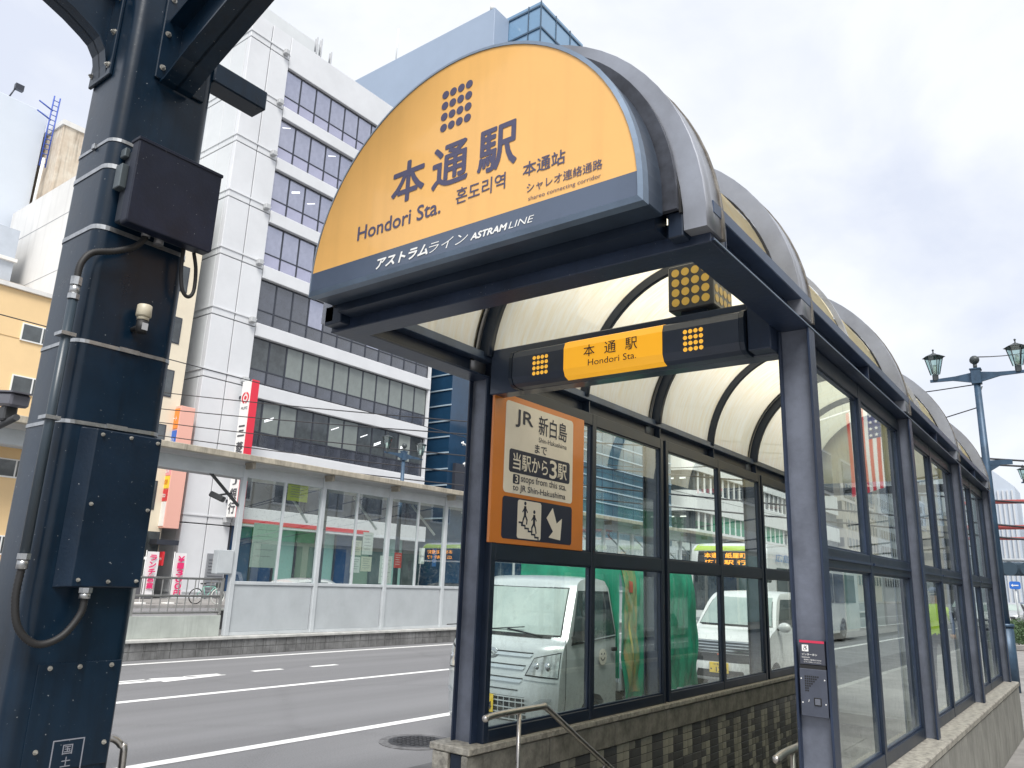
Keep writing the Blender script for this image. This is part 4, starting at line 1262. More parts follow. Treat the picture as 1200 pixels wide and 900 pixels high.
pl_ = {"u": pane_me(GLU2, 0.06, 0.86), "d": pane_me(GLD, 0.06, 0.86)}
for k, t in enumerate(tops):
    for c in range(12):
        wo = inst("window", frame_me, bank, (BX - 0.26 + 42, 21.52 + c * WW - 27.7, t - WH - RD))
        if k < 4: a = "u"
        elif k == 4: a = "u" if c in (3, 7) else "d"
        else: a = random.choice(("b", "b", "b2", "b", "k") if k == 5 else ("b", "k", "b2", "k", "b"))
        inst("pane", pu[a], wo, (0, 0, 0))
        inst("pane", pl_["u" if k < 4 else "d"], wo, (0, 0, 0))
rl = random.Random(11)
for k in range(22):
    f_ = rl.choice((1, 1, 2, 2, 3, 5, 6, 6)); c_ = rl.randrange(12)
    y_ = 21.52 + c_ * WW + 0.25; z_ = tops[f_] - rl.uniform(0.5, 1.3)
    put("office_light", M().bar((BX - 0.226, y_, z_), (BX - 0.226, y_ + 0.62, z_ + 0.28), 0.01, 0.06), mat("office_light", (0.85, 0.87, 0.9), 0.5, emit=0.5), bank)
# roof bits
put("penthouse", M().box(BX - 8, BX - 2.5, BY0 + 0.5, BY0 + 7, BT - 0.4, BT + 3.1), BW2, bank, bev=0.02)
for (x, y, h) in ((BX - 1.4, 19.1, 2.6), (BX - 1.0, 24.2, 2.2), (BX - 1.3, 24.8, 2.6), (BX - 1.0, 25.5, 1.8)):
    m = M().cyl((x, y, BT - 0.4), (x, y, BT + h), 0.05, 6)
    m.cyl((x - 0.12, y, BT + h * 0.5), (x - 0.12, y, BT + h * 0.95), 0.09, 8)
    put("roof_antenna", m, mat("antenna_grey", (0.35, 0.36, 0.38), 0.5), bank)
# ground floor seen through the tram shelter
put("ground_band", M().box(BX - 0.3, BX + 0.5, 21.52, BY1, 3.35, 4.4), BW, bank, bev=0.02)
put("red_stripe", M().box(BX + 0.5, BX + 0.53, 21.6, 31.5, 3.50, 3.74), mat("bank_red", (0.60, 0.03, 0.05), 0.4), bank)
put("mezzanine_glass", M().box(BX - 0.3, BX - 0.2, 21.52, BY1, 4.4, 7.08), GLD, bank)
for k in range(12):
    put("mezzanine_mullion", M().box(BX - 0.2, BX - 0.1, 21.52 + k * WW, 21.60 + k * WW, 4.4, 7.08), FRM, bank)
shopc = [mat("shop_navy_glass", (0.02, 0.06, 0.14), 0.08, spec=1.6), mat("shop_mint_glass", (0.24, 0.42, 0.38), 0.15, spec=1.6), mat("shop_olive_glass", (0.15, 0.22, 0.17), 0.15, spec=1.6), GLK]
for k in range(10):
    y = 21.55 + k * 1.53
    put("shop_window", M().box(BX - 0.2, BX - 0.1, y + 0.05, y + 1.48, RD + 0.5, 3.35), shopc[(0, 0, 1, 2, 1, 0, 2, 3, 1, 3)[k]], bank)
    put("shop_pier", M().box(BX - 0.25, BX + 0.02, y - 0.05, y + 0.05, RD, 3.35), FRM, bank)
put("shop_plinth", M().box(BX - 0.25, BX - 0.05, 21.5, BY1, RD, RD + 0.5), JT, bank)
put("louvre_panel", M().box(BX, BX + 0.12, 20.3, 21.35, RD + 0.1, 1.75), mat("louvre_grey", (0.27, 0.28, 0.30), 0.5, 0.3), bank)
for k in range(12):
    put("louvre", M().box(BX + 0.12, BX + 0.17, 20.36, 21.29, RD + 0.3 + k * 0.17, RD + 0.38 + k * 0.17), MATS["louvre_grey"], bank)

# vertical bank sign
bs = thing("bank_blade_sign", (-35.2, 21.0, 3.7), "tall white vertical bank sign with red edge on the white building", "sign")
put("sign_box", M().box(-35.65, -34.72, 20.9, 21.25, 3.75, 11.55), WHITE, bs, bev=0.02)
put("red_edge", M().box(-34.715, -34.66, 20.88, 21.35, 3.72, 11.58), mat("sign_red", (0.70, 0.03, 0.06), 0.35), bs)
put("sign_bracket", M().box(-36, -35.65, 21.0, 21.1, 10.6, 10.75), FRM, bs)
put("sign_bracket", M().box(-36, -35.65, 21.0, 21.1, 4.6, 4.75), FRM, bs)
LG = mat("logo_red", (0.66, 0.03, 0.05), 0.4)
m = M()
def ringseg(m, cx, cz, r0, r1, t0, t1, y, n=14):
    pts = [(cx + r1 * math.cos(R(t0 + (t1 - t0) * k / n)), cz + r1 * math.sin(R(t0 + (t1 - t0) * k / n))) for k in range(n + 1)]
    pts += [(cx + r0 * math.cos(R(t1 - (t1 - t0) * k / n)), cz + r0 * math.sin(R(t1 - (t1 - t0) * k / n))) for k in range(n + 1)]
    m.prism(pts, fy, y, y + 0.02)
ringseg(m, -35.185, 10.55, 0.24, 0.34, 100, 260, 20.88)
ringseg(m, -35.185, 10.55, 0.24, 0.34, -80, 80, 20.88)
m.cyl((-35.185, 20.88, 10.55), (-35.185, 20.90, 10.55), 0.12, 14, smooth=False)
put("round_logo", m, LG, bs)
text("MUFG", bs, mat("sign_grey_text", (0.22, 0.22, 0.23), 0.5), (-35.185, 20.9, 9.85), RX, UZ, 0.17, 0.6, align='CENTER', offset=0.02, depth=0.01)
for ch, z in (("三", 8.3), ("菱", 7.35), ("U", 6.45), ("F", 5.9), ("J", 5.55), ("銀", 4.72), ("行", 3.95)):
    text(ch, bs, mat("sign_dark_text", (0.07, 0.07, 0.08), 0.5), (-35.185, 20.9, z), RX, UZ, 0.62 if ch in "三菱銀行" else 0.42, 0.62 if ch in "三菱銀行" else 0.38, align='CENTER', offset=0.03, depth=0.01)

# cream building on the left with its sign column
WD = mat("white_render", (0.68, 0.67, 0.65), 0.7, 0, 0.06, 0.3, streak=0.12)
CRW = mat("cream_render", (0.72, 0.64, 0.50), 0.65, 0, 0.06, 0.4)
cbld = thing("cream_building", (-45, 14.8, RD), "pale building with a blank white side wall and a cream street front beside the bank", "building")
put("wall", M().box(-49.5, -36.06, 12.0, 17.45, RD, 22.3), WD, cbld, bev=0.02)
put("street_front", M().box(-36.06, -36.0, 12.05, 17.5, RD, 22.2), CRW, cbld)
for z in (20.0, 16.5, 9.5, 6.0):
    put("joint", M().box(-49.4, -36.2, 11.99, 12.0, z, z + 0.03), JT, cbld)
for y in (12.6, 14.2, 15.8):
    for z in (3.8, 6.8, 9.8, 12.8, 15.8, 18.8):
        w_ = put("window", M().box(-36.0, -35.97, y, y + 1.1, z, z + 1.5), FRM, cbld)
        put("pane", M().box(-35.97, -35.96, y + 0.06, y + 1.04, z + 0.06, z + 1.44), GLK, w_)
put("shopfront", M().box(-36.0, -35.9, 12.1, 17.4, RD, 2.7), GLK, cbld)
put("canopy_box", M().box(-35.95, -35.2, 16.9, 18.1, 2.05, 2.3), FRM, cbld)
# cream rooftop tower and mast
ctw = thing("rooftop_tower", (-49.5, 14.0, 22.3), "cream rust streaked lift tower on the roof of the pale building", "tower")
put("shaft", M().box(-54.5, -48.0, 13.3, 17.0, 21.5, 29.05), mat("rusty_cream", (0.66, 0.60, 0.50), 0.75, 0, 0.12, 0.8, streak=0.45, col2=(0.50, 0.40, 0.30)), ctw, bev=0.02)
put("cornice", M().box(-54.6, -47.9, 13.2, 17.1, 28.85, 29.2), WD, ctw)
mst = thing("roof_mast", (-50, 13.2, 22.3), "thin roof mast, white below and blue lattice above, by the cream tower", "mast")
put("lower_pole", M().cyl((-49.2, 12.9, 22.0), (-49.2, 12.95, 26.6), 0.10, 8), WHITE, mst)
m = M()
for dy in (-0.18, 0.18):
    m.cyl((-49.2, 12.95 + dy, 26.0), (-49.2, 13.0 + dy, 31.2), 0.045, 6)
for k in range(14):
    m.cyl((-49.2, 12.77, 26.2 + k * 0.36), (-49.2, 13.15, 26.2 + k * 0.36), 0.03, 5)
for z in (29.4, 30.1):
    m.cyl((-49.2, 12.0, z + 0.3), (-49.2, 12.9, z), 0.05, 6)
put("lattice", m, mat("mast_blue", (0.05, 0.10, 0.42), 0.5), mst)
tl = thing("plain_white_block", (-56, 4, RD), "big plain pale blue white block at the upper left edge", "building")
put("wall", M().box(-66, -50, -16, 12.94, RD, 30.2), mat("pale_blue_render", (0.58, 0.63, 0.70), 0.6, 0, 0.03, 0.2), tl, bev=0.03)
put("roof_lamp", M().cyl((-50.3, 10.6, 30.2), (-50.3, 10.9, 31.2), 0.05, 6).box(-50.4, -50.1, 10.8, 11.3, 31.0, 31.4), FRM, tl)
gb = thing("grey_rooftop_block", (-44, 8.0, 13.3), "small grey cladded plant block behind the orange building roof", "plant block")
put("cladding", M().box(-49.0, -45, 4.0, 11.2, 12.5, 19.6), mat("cladding_grey", (0.42, 0.46, 0.52), 0.6, 0, 0.1, 0.6), gb)
for k in range(3):
    put("ledge", M().box(-45.0, -44.8, 4.0, 11.3, 13.8 + k * 1.9, 14.0 + k * 1.9), WD, gb)
put("stone_wall", M().box(-48.9, -44.2, 7.5, 11.8, 12.5, 16.2), mat("tan_stone", (0.45, 0.38, 0.30), 0.8, 0, 0.2, 1), gb)

yb_ = thing("orange_building", (-40, 0, RD), "orange yellow rendered building with small white framed windows at the left edge", "building")
YEL = mat("orange_render", (0.78, 0.56, 0.30), 0.65, 0, 0.05, 0.3)
put("wall", M().box(-44, -36.0, 0, 11.95, RD, 13.3), YEL, yb_, bev=0.02)
put("roof_edge", M().box(-44.1, -35.85, -0.1, 12.0, 13.3, 13.5), WD, yb_)
for z in (12.0, 8.0, 7.6, 5.7):
    put("joint", M().box(-36.0, -35.985, 0, 11.9, z - 1.0, z - 0.97), mat("render_joint", (0.50, 0.33, 0.16), 0.8), yb_)
for z in (10.95, 8.45, 4.6, 1.2):
    for y in (9.25, 6.0, 2.6):
        w_ = put("window", M().box(-36.0, -35.94, y, y + 1.75, z, z + 0.85).box(-35.94, -35.92, y, y + 0.05, z, z + 0.85).box(-35.94, -35.92, y + 1.70, y + 1.75, z, z + 0.85), WHITE, yb_)
        put("pane", M().box(-35.94, -35.93, y + 0.06, y + 0.85, z + 0.07, z + 0.79).box(-35.94, -35.93, y + 0.92, y + 1.68, z + 0.07, z + 0.79), GLK, w_)
put("street_canopy", M().box(-36.0, -34.2, 0, 11.9, 5.95, 6.25), mat("tan_canopy", (0.40, 0.36, 0.29), 0.6), yb_, bev=0.02)

# sign column on the cream building
pk = thing("tenant_sign_column", (-35.4, 17.4, 2.9), "tall salmon pink blade sign with orange, blue, yellow and red tenant panels", "sign")
put("sign_box", M().box(-36.35, -35.50, 17.30, 18.15, 2.9, 9.4), mat("salmon_panel", (0.78, 0.42, 0.34), 0.5), pk, bev=0.02)
sp = [("orange", (0.85, 0.26, 0.04), 8.15, 9.25, "オート"), ("blue", (0.03, 0.14, 0.55), 7.0, 8.05, "ビジョン"), ("pink", (0.82, 0.16, 0.25), 6.2, 6.9, "♥"), ("rose", (0.80, 0.32, 0.35), 5.65, 6.15, "SALON"),
      ("yellow", (0.85, 0.60, 0.04), 4.95, 5.6, "mon"), ("red", (0.62, 0.03, 0.04), 4.30, 4.90, "alto"), ("white", (0.78, 0.78, 0.76), 3.0, 4.25, "")]
for nm_, c_, z0, z1, tx in sp:
    put("tenant_panel", M().box(-36.33, -35.56, 17.27, 17.30, z0, z1), mat("tenant_" + nm_, c_, 0.4), pk, label="%s tenant panel" % nm_)
    if tx:
        text(tx, pk, WHITE if nm_ != "yellow" else mat("sign_orange_text", (0.7, 0.2, 0.02), 0.5), (-35.945, 17.27, (z0 + z1) / 2 - 0.12), RX, UZ, 0.26, 0.5, align='CENTER', offset=0.02, depth=0.01)
yk = thing("yellow_red_sign", (-35.8, 16.9, 0.3), "yellow shop sign with a red lower panel beside the column foot", "sign")
put("yellow_panel", M().box(-36.3, -35.5, 16.35, 16.5, 1.6, 3.0), mat("tenant_yellow", (0.85, 0.6, 0.04)), yk, bev=0.01)
put("red_panel", M().box(-36.2, -35.55, 16.33, 16.5, 0.45, 1.6), MATS["tenant_red"], yk, bev=0.01)
text("moe", yk, WHITE, (-35.9, 16.33, 0.9), RX, UZ, 0.2, 0.4, align='CENTER', depth=0.01)
text("コーヒー", yk, MATS["tenant_red"], (-35.9, 16.35, 2.3), RX, UZ, 0.2, 0.6, align='CENTER', depth=0.01)
rk = thing("small_red_sign", (-35.2, 17.3, 0.9), "small square red sign under the salmon sign column", "sign")
put("panel", M().box(-35.6, -35.15, 17.3, 17.4, 1.0, 1.7), MATS["tenant_red"], rk, bev=0.01)
text("OPEN", rk, WHITE, (-35.37, 17.3, 1.28), RX, UZ, 0.12, 0.3, align='CENTER', depth=0.01)
# signs along the orange building
# far pavement
put("far_pavement", M().box(-36.0, -28.9, -60, 260, RD - 0.02, G0), PAVE, kind="structure")
# nobori banners
def nobori(x, y, label, txt, wd=0.55, h=1.9):
    t = thing("banner_flag", (x, y, G0), label, "banner", "upright shop banners on the far pavement")
    put("pole", M().cyl((x, y, G0), (x, y, G0 + 0.35 + h), 0.015, 6), WHITE, t)
    put("base", M().box(x - 0.2, x + 0.2, y - 0.2, y + 0.2, G0, G0 + 0.06), WHITE, t, bev=0.01)
    fl_ = M().grid(lambda u, v: (x + 0.03 + 0.03 * math.sin(v * 7 + u * 3), y + 0.02 + wd * u, G0 + 0.3 + h * v), 6, 12)
    put("cloth", fl_, mat("banner_white", (0.78, 0.76, 0.76), 0.7), t, fix=False)
    for i, ch in enumerate(txt):
        text(ch, t, mat("banner_red", (0.75, 0.03, 0.16), 0.6), (x + 0.09, y + 0.02 + wd * 0.5, G0 + 0.3 + h * (0.80 - i * 0.155)), RY, UZ, 0.24, 0.30, align='CENTER', offset=0.05, depth=0.01)
    return t
nobori(-30.0, 15.0, "white banner with red price figures, nearer the bicycle", "¥1300円")
nobori(-30.0, 13.7, "white banner with red lettering, left of the price banner", "ランチ営業")
vm = thing("vending_machine", (-35.0, 16.4, G0), "dark grey vending cabinet behind the banners by the cream shopfront", "vending machine")
put("case", M().box(-35.6, -34.9, 15.6, 16.9, G0, 1.4), mat("vending_dark", (0.10, 0.10, 0.11), 0.4), vm, bev=0.03)
put("glass_front", M().box(-34.9, -34.88, 15.7, 16.8, 0.35, 1.25), GLK, vm)
put("top_light", M().box(-34.9, -34.86, 15.6, 16.9, 1.27, 1.4), WHITE, vm)
# planter strip & goods on the pavement
# bicycle
def bicycle(x, y):
    t = thing("bicycle", (x, y, G0), "pale green city bicycle with white tyres parked on the far pavement", "bicycle")
    r = 0.33
    fr_ = mat("bike_mint", (0.25, 0.55, 0.45), 0.35)
    for yy in (y - 0.55, y + 0.55):
        w_ = M(); pts = [(x, yy + r * math.cos(2 * pi * k / 28), G0 + r + 0.02 + r * math.sin(2 * pi * k / 28)) for k in range(29)]
        w_.tube(pts, 0.024, 7)
        wo = put("wheel", w_, mat("tyre_white", (0.6, 0.62, 0.58), 0.5) if yy > y else BLACK, t)
        s_ = M()
        for k in range(14):
            a = 2 * pi * k / 14
            s_.cyl((x, yy, G0 + r + 0.02), (x, yy + (r - 0.02) * math.cos(a), G0 + r + 0.02 + (r - 0.02) * math.sin(a)), 0.003, 4)
        put("spokes", s_, STEEL, wo, kind="stuff")
    zc = G0 + r + 0.02
    A_, B_, S_, H_ = (x, y - 0.55, zc), (x, y - 0.08, zc - 0.05), (x, y - 0.22, zc + 0.42), (x, y + 0.36, zc + 0.42)
    put("frame", M().tube([A_, B_, H_], 0.018, 8).tube([B_, S_], 0.018, 8).tube([A_, S_], 0.012, 8).tube([S_, H_], 0.018, 8).tube([H_, (x, y + 0.55, zc)], 0.016, 8), fr_, t)
    put("saddle", M().sphere((x, y - 0.25, zc + 0.55), 0.13, 12, sc=(0.7, 1.2, 0.3)).cyl(S_, (x, y - 0.24, zc + 0.52), 0.014, 8), BLACK, t)
    put("handlebar", M().tube([H_, (x, y + 0.34, zc + 0.58)], 0.014, 8).tube([(x - 0.26, y + 0.22, zc + 0.60), (x - 0.1, y + 0.34, zc + 0.60), (x + 0.1, y + 0.34, zc + 0.60), (x + 0.26, y + 0.22, zc + 0.60)], 0.012, 8), STEEL, t)
    put("crank", M().cyl((x - 0.03, y - 0.08, zc - 0.05), (x + 0.03, y - 0.08, zc - 0.05), 0.08, 14), STEEL, t)
    put("basket", M().box(x - 0.16, x + 0.16, y + 0.48, y + 0.74, zc + 0.38, zc + 0.58), mat("dark_wire", (0.05, 0.06, 0.06), 0.5), t)
bicycle(-29.6, 16.6)

# towers beyond
tw = thing("tall_blue_tower", (-50, 58, RD), "tall blue grey tower slab with a glass corner rising behind the sign", "building")
TB = mat("tower_blue_panel", (0.30, 0.37, 0.48), 0.5, 0, 0.05, 0.15)
put("slab", M().box(-70, -45, 52.9, 55.55, RD, 64.5), TB, tw, bev=0.03)
TG = mat("tower_glass", (0.14, 0.27, 0.42), 0.05, 0, 0.1, 0.1, spec=2.0)
put("glass_volume", M().box(-62, -40.4, 55.6, 64.5, RD, 65.0), TG, tw)
put("roof_beacon", M().cyl((-45.6, 53.1, 64.5), (-45.6, 53.1, 65.3), 0.25, 8), WHITE, tw)
put("roof_antenna", M().cyl((-61.5, 53.3, 64.4), (-61.5, 53.3, 69.5), 0.08, 6), WHITE, tw)
for k in range(17):
    z = 64.3 - k * 2.9
    put("floor_edge", M().box(-44.95, -40.28, 55.48, 64.6, z, z + 0.22), mat("tower_line", (0.05, 0.09, 0.14), 0.4), tw)
for x in (-42.2,):
    put("corner_mullion", M().box(x, x + 0.12, 55.5, 55.6, 15, 65), MATS["tower_line"], tw)
for y in (58.5, 61.5):
    put("corner_mullion", M().box(-40.4, -40.3, y, y + 0.12, 15, 65), MATS["tower_line"], tw)
put("corner_mullion", M().box(-40.42, -40.30, 55.46, 55.58, 15, 65), MATS["tower_line"], tw)

db = thing("dark_glass_building", (-42, 55, RD), "dark blue glass building with pale floor lines beside the bank", "building")
DG = mat("navy_curtain_glass", (0.012, 0.045, 0.095), 0.06, 0, 0.3, 0.2, spec=1.7)
DG2 = mat("teal_curtain_glass", (0.06, 0.13, 0.18), 0.06, 0, 0.4, 0.15, spec=1.9)
put("curtain_wall", M().box(-52, -36.0, 39.4, 52.0, RD, 25.0), DG, db)
put("street_wing", M().box(-52, -36.4, 52.0, 79.0, RD, 27.0), DG2, db)
PLN = mat("pale_floor_line", (0.40, 0.50, 0.58), 0.4)
for k in range(17):
    z = 5.2 + k * 1.25
    put("floor_line", M().box(-43, -35.96, 39.33, 39.40, z, z + 0.10), PLN, db)
for k in range(18):
    z = 6.3 + k * 1.22
    put("floor_line", M().box(-36.4, -36.32, 52.0, 79.0, z, z + 0.12), PLN, db)
for k in range(13):
    put("mullion", M().box(-36.4, -36.34, 52.1 + k * 2.2, 52.2 + k * 2.2, 5.6, 27.0), MATS["tower_line"], db)
put("podium_band", M().box(-36.4, -35.7, 52.0, 79.0, 3.6, 5.3), BW, db)
put("louvre_stack", M().box(-36.0, -35.7, 40.0, 41.6, 6.0, 9.5), FRM, db)

dp = thing("banded_department_store", (-48, 110, RD), "low white building with rounded corner and dark ribbon windows down the street", "building")
bands = [(15.0, 18.4), (10.0, 12.5), (5.2, 7.8)]
def rounded_plan(x, y0, y1, r, dx):
    pts = []
    for k in range(9):
        a = R(180 + 90 * k / 8) 
        pts.append((x - r - r * math.cos(a) * -1, y0 + r + r * math.sin(a)))
    return pts
def plan(off):
    x = -36.0 + off; y0 = 84.0 - off; r = 1.8
    p = [(x - 22, y0)]
    for k in range(9):
        a = R(-90 + 90 * k / 8)
        p.append((x - r + r * math.cos(a), y0 + r + r * math.sin(a)))
    return p + [(x, 150), (x - 22, 150)]
put("core", M().prism(plan(-0.4), fz, RD, 17.8), GLK, dp)
for a, b in bands:
    put("white_band", M().prism(plan(0), fz, a, b), WHITE, dp)
put("green_glass", M().box(-36.45, -36.3, 91, 118, 7.9, 10.0), mat("green_glass", (0.05, 0.28, 0.16), 0.1, spec=1.6), dp)
for k in range(28):
    put("window_post", M().box(-36.38, -36.2, 86.3 + k * 2.0, 86.5 + k * 2.0, 12.5, 15.0), WHITE, dp)
    put("window_post", M().box(-36.38, -36.2, 86.3 + k * 2.0, 86.5 + k * 2.0, 7.8, 10.0), WHITE, dp)
for k in range(26):
    put("ceiling_light", M().box(-57 + (k % 13) * 1.6, -56.2 + (k % 13) * 1.6, 84.33, 84.36, (13.9 if k < 13 else 9.2), (14.1 if k < 13 else 9.35)), mat("ceiling_light", (0.8, 0.8, 0.75), 0.4, emit=0.6), dp)

# distant row closing the street on both sides
rnd = random.Random(4)
fcol = [mat("far_beige", (0.50, 0.46, 0.40), 0.7), mat("far_grey", (0.42, 0.45, 0.48), 0.7), mat("far_white", (0.62, 0.64, 0.66), 0.7), mat("far_blue", (0.34, 0.40, 0.48), 0.6)]
far_desc = ["beige", "grey", "white", "blue grey"]
def far_block(x0, x1, y0, y1, h, mt, label):
    t = thing("distant_building", ((x0 + x1) / 2, (y0 + y1) / 2, RD), label, "building")
    put("wall", M().box(x0, x1, y0, y1, RD, h), mt, t)
    wx = M()
    nf = int((h - 2) / 3.5)
    for f in range(nf):
        z = 2.6 + f * 3.5
        wx.box(x0 + 0.5, x1 - 0.5, y0 - 0.12, y0, z, z + 1.7)
        if x1 < 0: wx.box(x1, x1 + 0.12, y0 + 0.5, y1 - 0.5, z, z + 1.7)
        else: wx.box(x0 - 0.12, x0, y0 + 0.5, y1 - 0.5, z, z + 1.7)
    put("window_bands", wx, GLK, t, kind="stuff")
    m2 = M()
    n_ = int((y1 - y0) / 2.5)
    for k in range(n_):
        y = y0 + 0.5 + k * 2.5
        xx = x1 if x1 < 0 else x0
        m2.box(xx - 0.17, xx + 0.17, y, y + 0.5, RD + 3, h - 1)
    put("window_piers", m2, mt, t, kind="stuff")
def near_block_labels(k): return
y = 155
for k in range(6):
    hh = [24, 30, 18, 34, 26, 30][k]; L = [26, 30, 24, 34, 30, 40][k]
    far_block(-58, -36, y, y + L, hh, fcol[k % 4], "%s block number %s back in the left street row beyond the banded store" % (far_desc[k % 4], ["one", "two", "three", "four", "five", "six"][k]))
    y += L + 2
y = 54
for k in range(7):
    hh = [20, 26, 16, 30, 24, 34, 28][k]; L = [24, 28, 22, 30, 30, 36, 44][k]
    far_block(9.5, 30, y, y + L, hh, fcol[(k + 2) % 4], "%s block %s back in the right street row past the lamp posts" % (far_desc[(k + 2) % 4], ["first", "second", "third", "fourth", "fifth", "sixth", "seventh"][k]))
    y += L + 2
rt = thing("distant_tower", (-14, 205, RD), "hazy pale grey tower with ribbed front far down the street, right edge", "building")
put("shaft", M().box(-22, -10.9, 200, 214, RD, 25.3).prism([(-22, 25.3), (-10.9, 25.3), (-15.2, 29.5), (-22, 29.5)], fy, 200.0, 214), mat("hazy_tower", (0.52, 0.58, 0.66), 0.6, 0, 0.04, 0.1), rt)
for k in range(12):
    put("rib", M().box(-21.5 + k * 0.9, -21.2 + k * 0.9, 199.7, 200, 0, 24.5), fcol[2], rt)
for (x0, x1, y0, h, ml_, lab) in ((-9.5, -4, 210, 17, 1, "grey slab standing right of the hazy tower at the street end"), (-4.0, 6, 215, 13, 2, "low white block closing the far end of the street"), (-34, -23, 216, 18, 0, "beige block closing the street left of the hazy tower")):
    far_block(x0, x1, y0, y0 + 12, h, fcol[ml_], lab)

# ================================================================== VEHICLES
def sample(pl, n_per=3):
    return [(p.x, p.y) for p in curve([(a, b, 0) for a, b in pl], n_per)]
def interp(tab, z):
    if z <= tab[0][0]: return tab[0][1]
    for (a, b), (c, d) in zip(tab[:-1], tab[1:]):
        if z <= c: return b + (d - b) * (z - a) / (c - a)
    return tab[-1][1]
class Car:
    """body = ring outline swept across a half width that depends on height, nose bowed in plan"""
    def __init__(s, front, rest, hw, bow=0.12, smoothf=4):
        s.front = sample(front, smoothf)
        s.rest = rest
        s.hw = hw
        s.bow = bow
        s.nf = len(s.front)
        s.L = max(p[0] for p in rest)
    def bowf(s, z, y):
        return s.bow * max(0.0, 1 - y / 1.1)
    def S(s, u, t):
        """t in 0..1 along the front profile"""
        x = t * (s.nf - 1); i = min(int(x), s.nf - 2); f = x - i
        y = s.front[i][0] * (1 - f) + s.front[i + 1][0] * f
        z = s.front[i][1] * (1 - f) + s.front[i + 1][1] * f
        return Vector((u * interp(s.hw, z) * (1 - 0.02 * max(0, 1 - y)), y + s.bowf(z, y) * abs(u) ** 4 * 1.3, z))
    def tz(s, z):
        for i in range(s.nf - 1):
            if s.front[i][1] <= z <= s.front[i + 1][1] and s.front[i + 1][1] > s.front[i][1]:
                return (i + (z - s.front[i][1]) / (s.front[i + 1][1] - s.front[i][1])) / (s.nf - 1)
        return 1.0
    def body(s):
        bm = bmesh.new()
        ringp = s.front + s.rest
        nr = len(ringp); NU = 18
        us = [math.copysign(abs(-1 + 2 * i / NU) ** 0.8, -1 + 2 * i / NU) for i in range(NU + 1)]
        rows = []
        for u in us:
            row = []
            for k, (y, z) in enumerate(ringp):
                if k < s.nf:
                    p = s.S(u, k / (s.nf - 1))
                else:
                    e = s.L - y
                    bow = 0.08 * abs(u) ** 4 * (1 if e < 0.3 else 0)
                    p = Vector((u * interp(s.hw, z), y - bow, z))
                # crown the roof a little
                if z > s.hw[-1][0] - 0.12: p.z += 0.02 * (1 - u * u)
                row.append(bm.verts.new(p))
            rows.append(row)
        for i in range(NU):
            for k in range(nr):
                k2 = (k + 1) % nr
                f = bm.faces.new((rows[i][k], rows[i + 1][k], rows[i + 1][k2], rows[i][k2])); f.smooth = True
        for side in (0, NU):
            f = bm.faces.new(rows[side] if side else rows[side][::-1])
            geom = [f] + list(f.edges) + list(f.verts)
            zs = [z for z, _ in s.hw[1:-1]] + [s.hw[0][0] + 0.2]
            for z in zs:
                fs = [q for q in bm.faces if len(q.verts) > 4 or q in (f,)]
                g = set()
                for q in fs:
                    if all(abs(abs(v.co.x)) > 0.3 for v in q.verts):
                        g.add(q); g.update(q.edges); g.update(q.verts)
                bmesh.ops.bisect_plane(bm, geom=list(g), plane_co=(0, 0, z), plane_no=(0, 0, 1))
        bmesh.ops.recalc_face_normals(bm, faces=bm.faces)
        me = bpy.data.meshes.new("body"); bm.to_mesh(me); bm.free()
        try: me.set_sharp_from_angle(angle=R(38))
        except Exception: pass
        return me
    def fpatch(s, m, quad, off=0.004, nu=10, nv=4):
        """quad = 4 (u, z) corners: bottom left, bottom right, top right, top left"""
        A, B, C_, D = quad
        def fn(i, j):
            u = (A[0] * (1 - i) + B[0] * i) * (1 - j) + (D[0] * (1 - i) + C_[0] * i) * j
            z = (A[1] * (1 - i) + B[1] * i) * (1 - j) + (D[1] * (1 - i) + C_[1] * i) * j
            t = s.tz(z); e = 0.01
            p = s.S(u, t)
            du = s.S(min(1, u + e), t) - s.S(max(-1, u - e), t); dt = s.S(u, min(1, t + e)) - s.S(u, max(0, t - e))
            n_ = du.cross(dt); n_.normalize()
            return tuple(p + n_ * off)
        return m.grid(fn, nu, nv)
    def spatch(s, m, poly, side, off=0.004, rows=5):
        """polygon of (y,z) on the side; filled by horizontal strips following the flank"""
        zs = sorted(set([p[1] for p in poly] + [min(p[1] for p in poly) + (max(p[1] for p in poly) - min(p[1] for p in poly)) * k / rows for k in range(rows + 1)]))
        def span(z):
            ys = []
            n_ = len(poly)
            for k in range(n_):
                (a, b), (c, d) = poly[k], poly[(k + 1) % n_]
                if min(b, d) - 1e-9 <= z <= max(b, d) + 1e-9:
                    if abs(b - d) < 1e-9: ys += [a, c]
                    else: ys.append(a + (c - a) * (z - b) / (d - b))
            return min(ys), max(ys)
        for a, b in zip(zs[:-1], zs[1:]):
            (p, q), (r_, t_) = span(a + 1e-6), span(b - 1e-6)
            xa, xb = side * (interp(s.hw, a) + off), side * (interp(s.hw, b) + off)
            m.add([(xa, p, a), (xa, q, a), (xb, t_, b), (xb, r_, b)], [(0, 1, 2, 3)])
        return m
def arch_pts(yc, r, zb, n=8):
    return [(yc + r * math.cos(pi * k / n), zb + r * math.sin(pi * k / n)) for k in range(n + 1)]     # rear to front
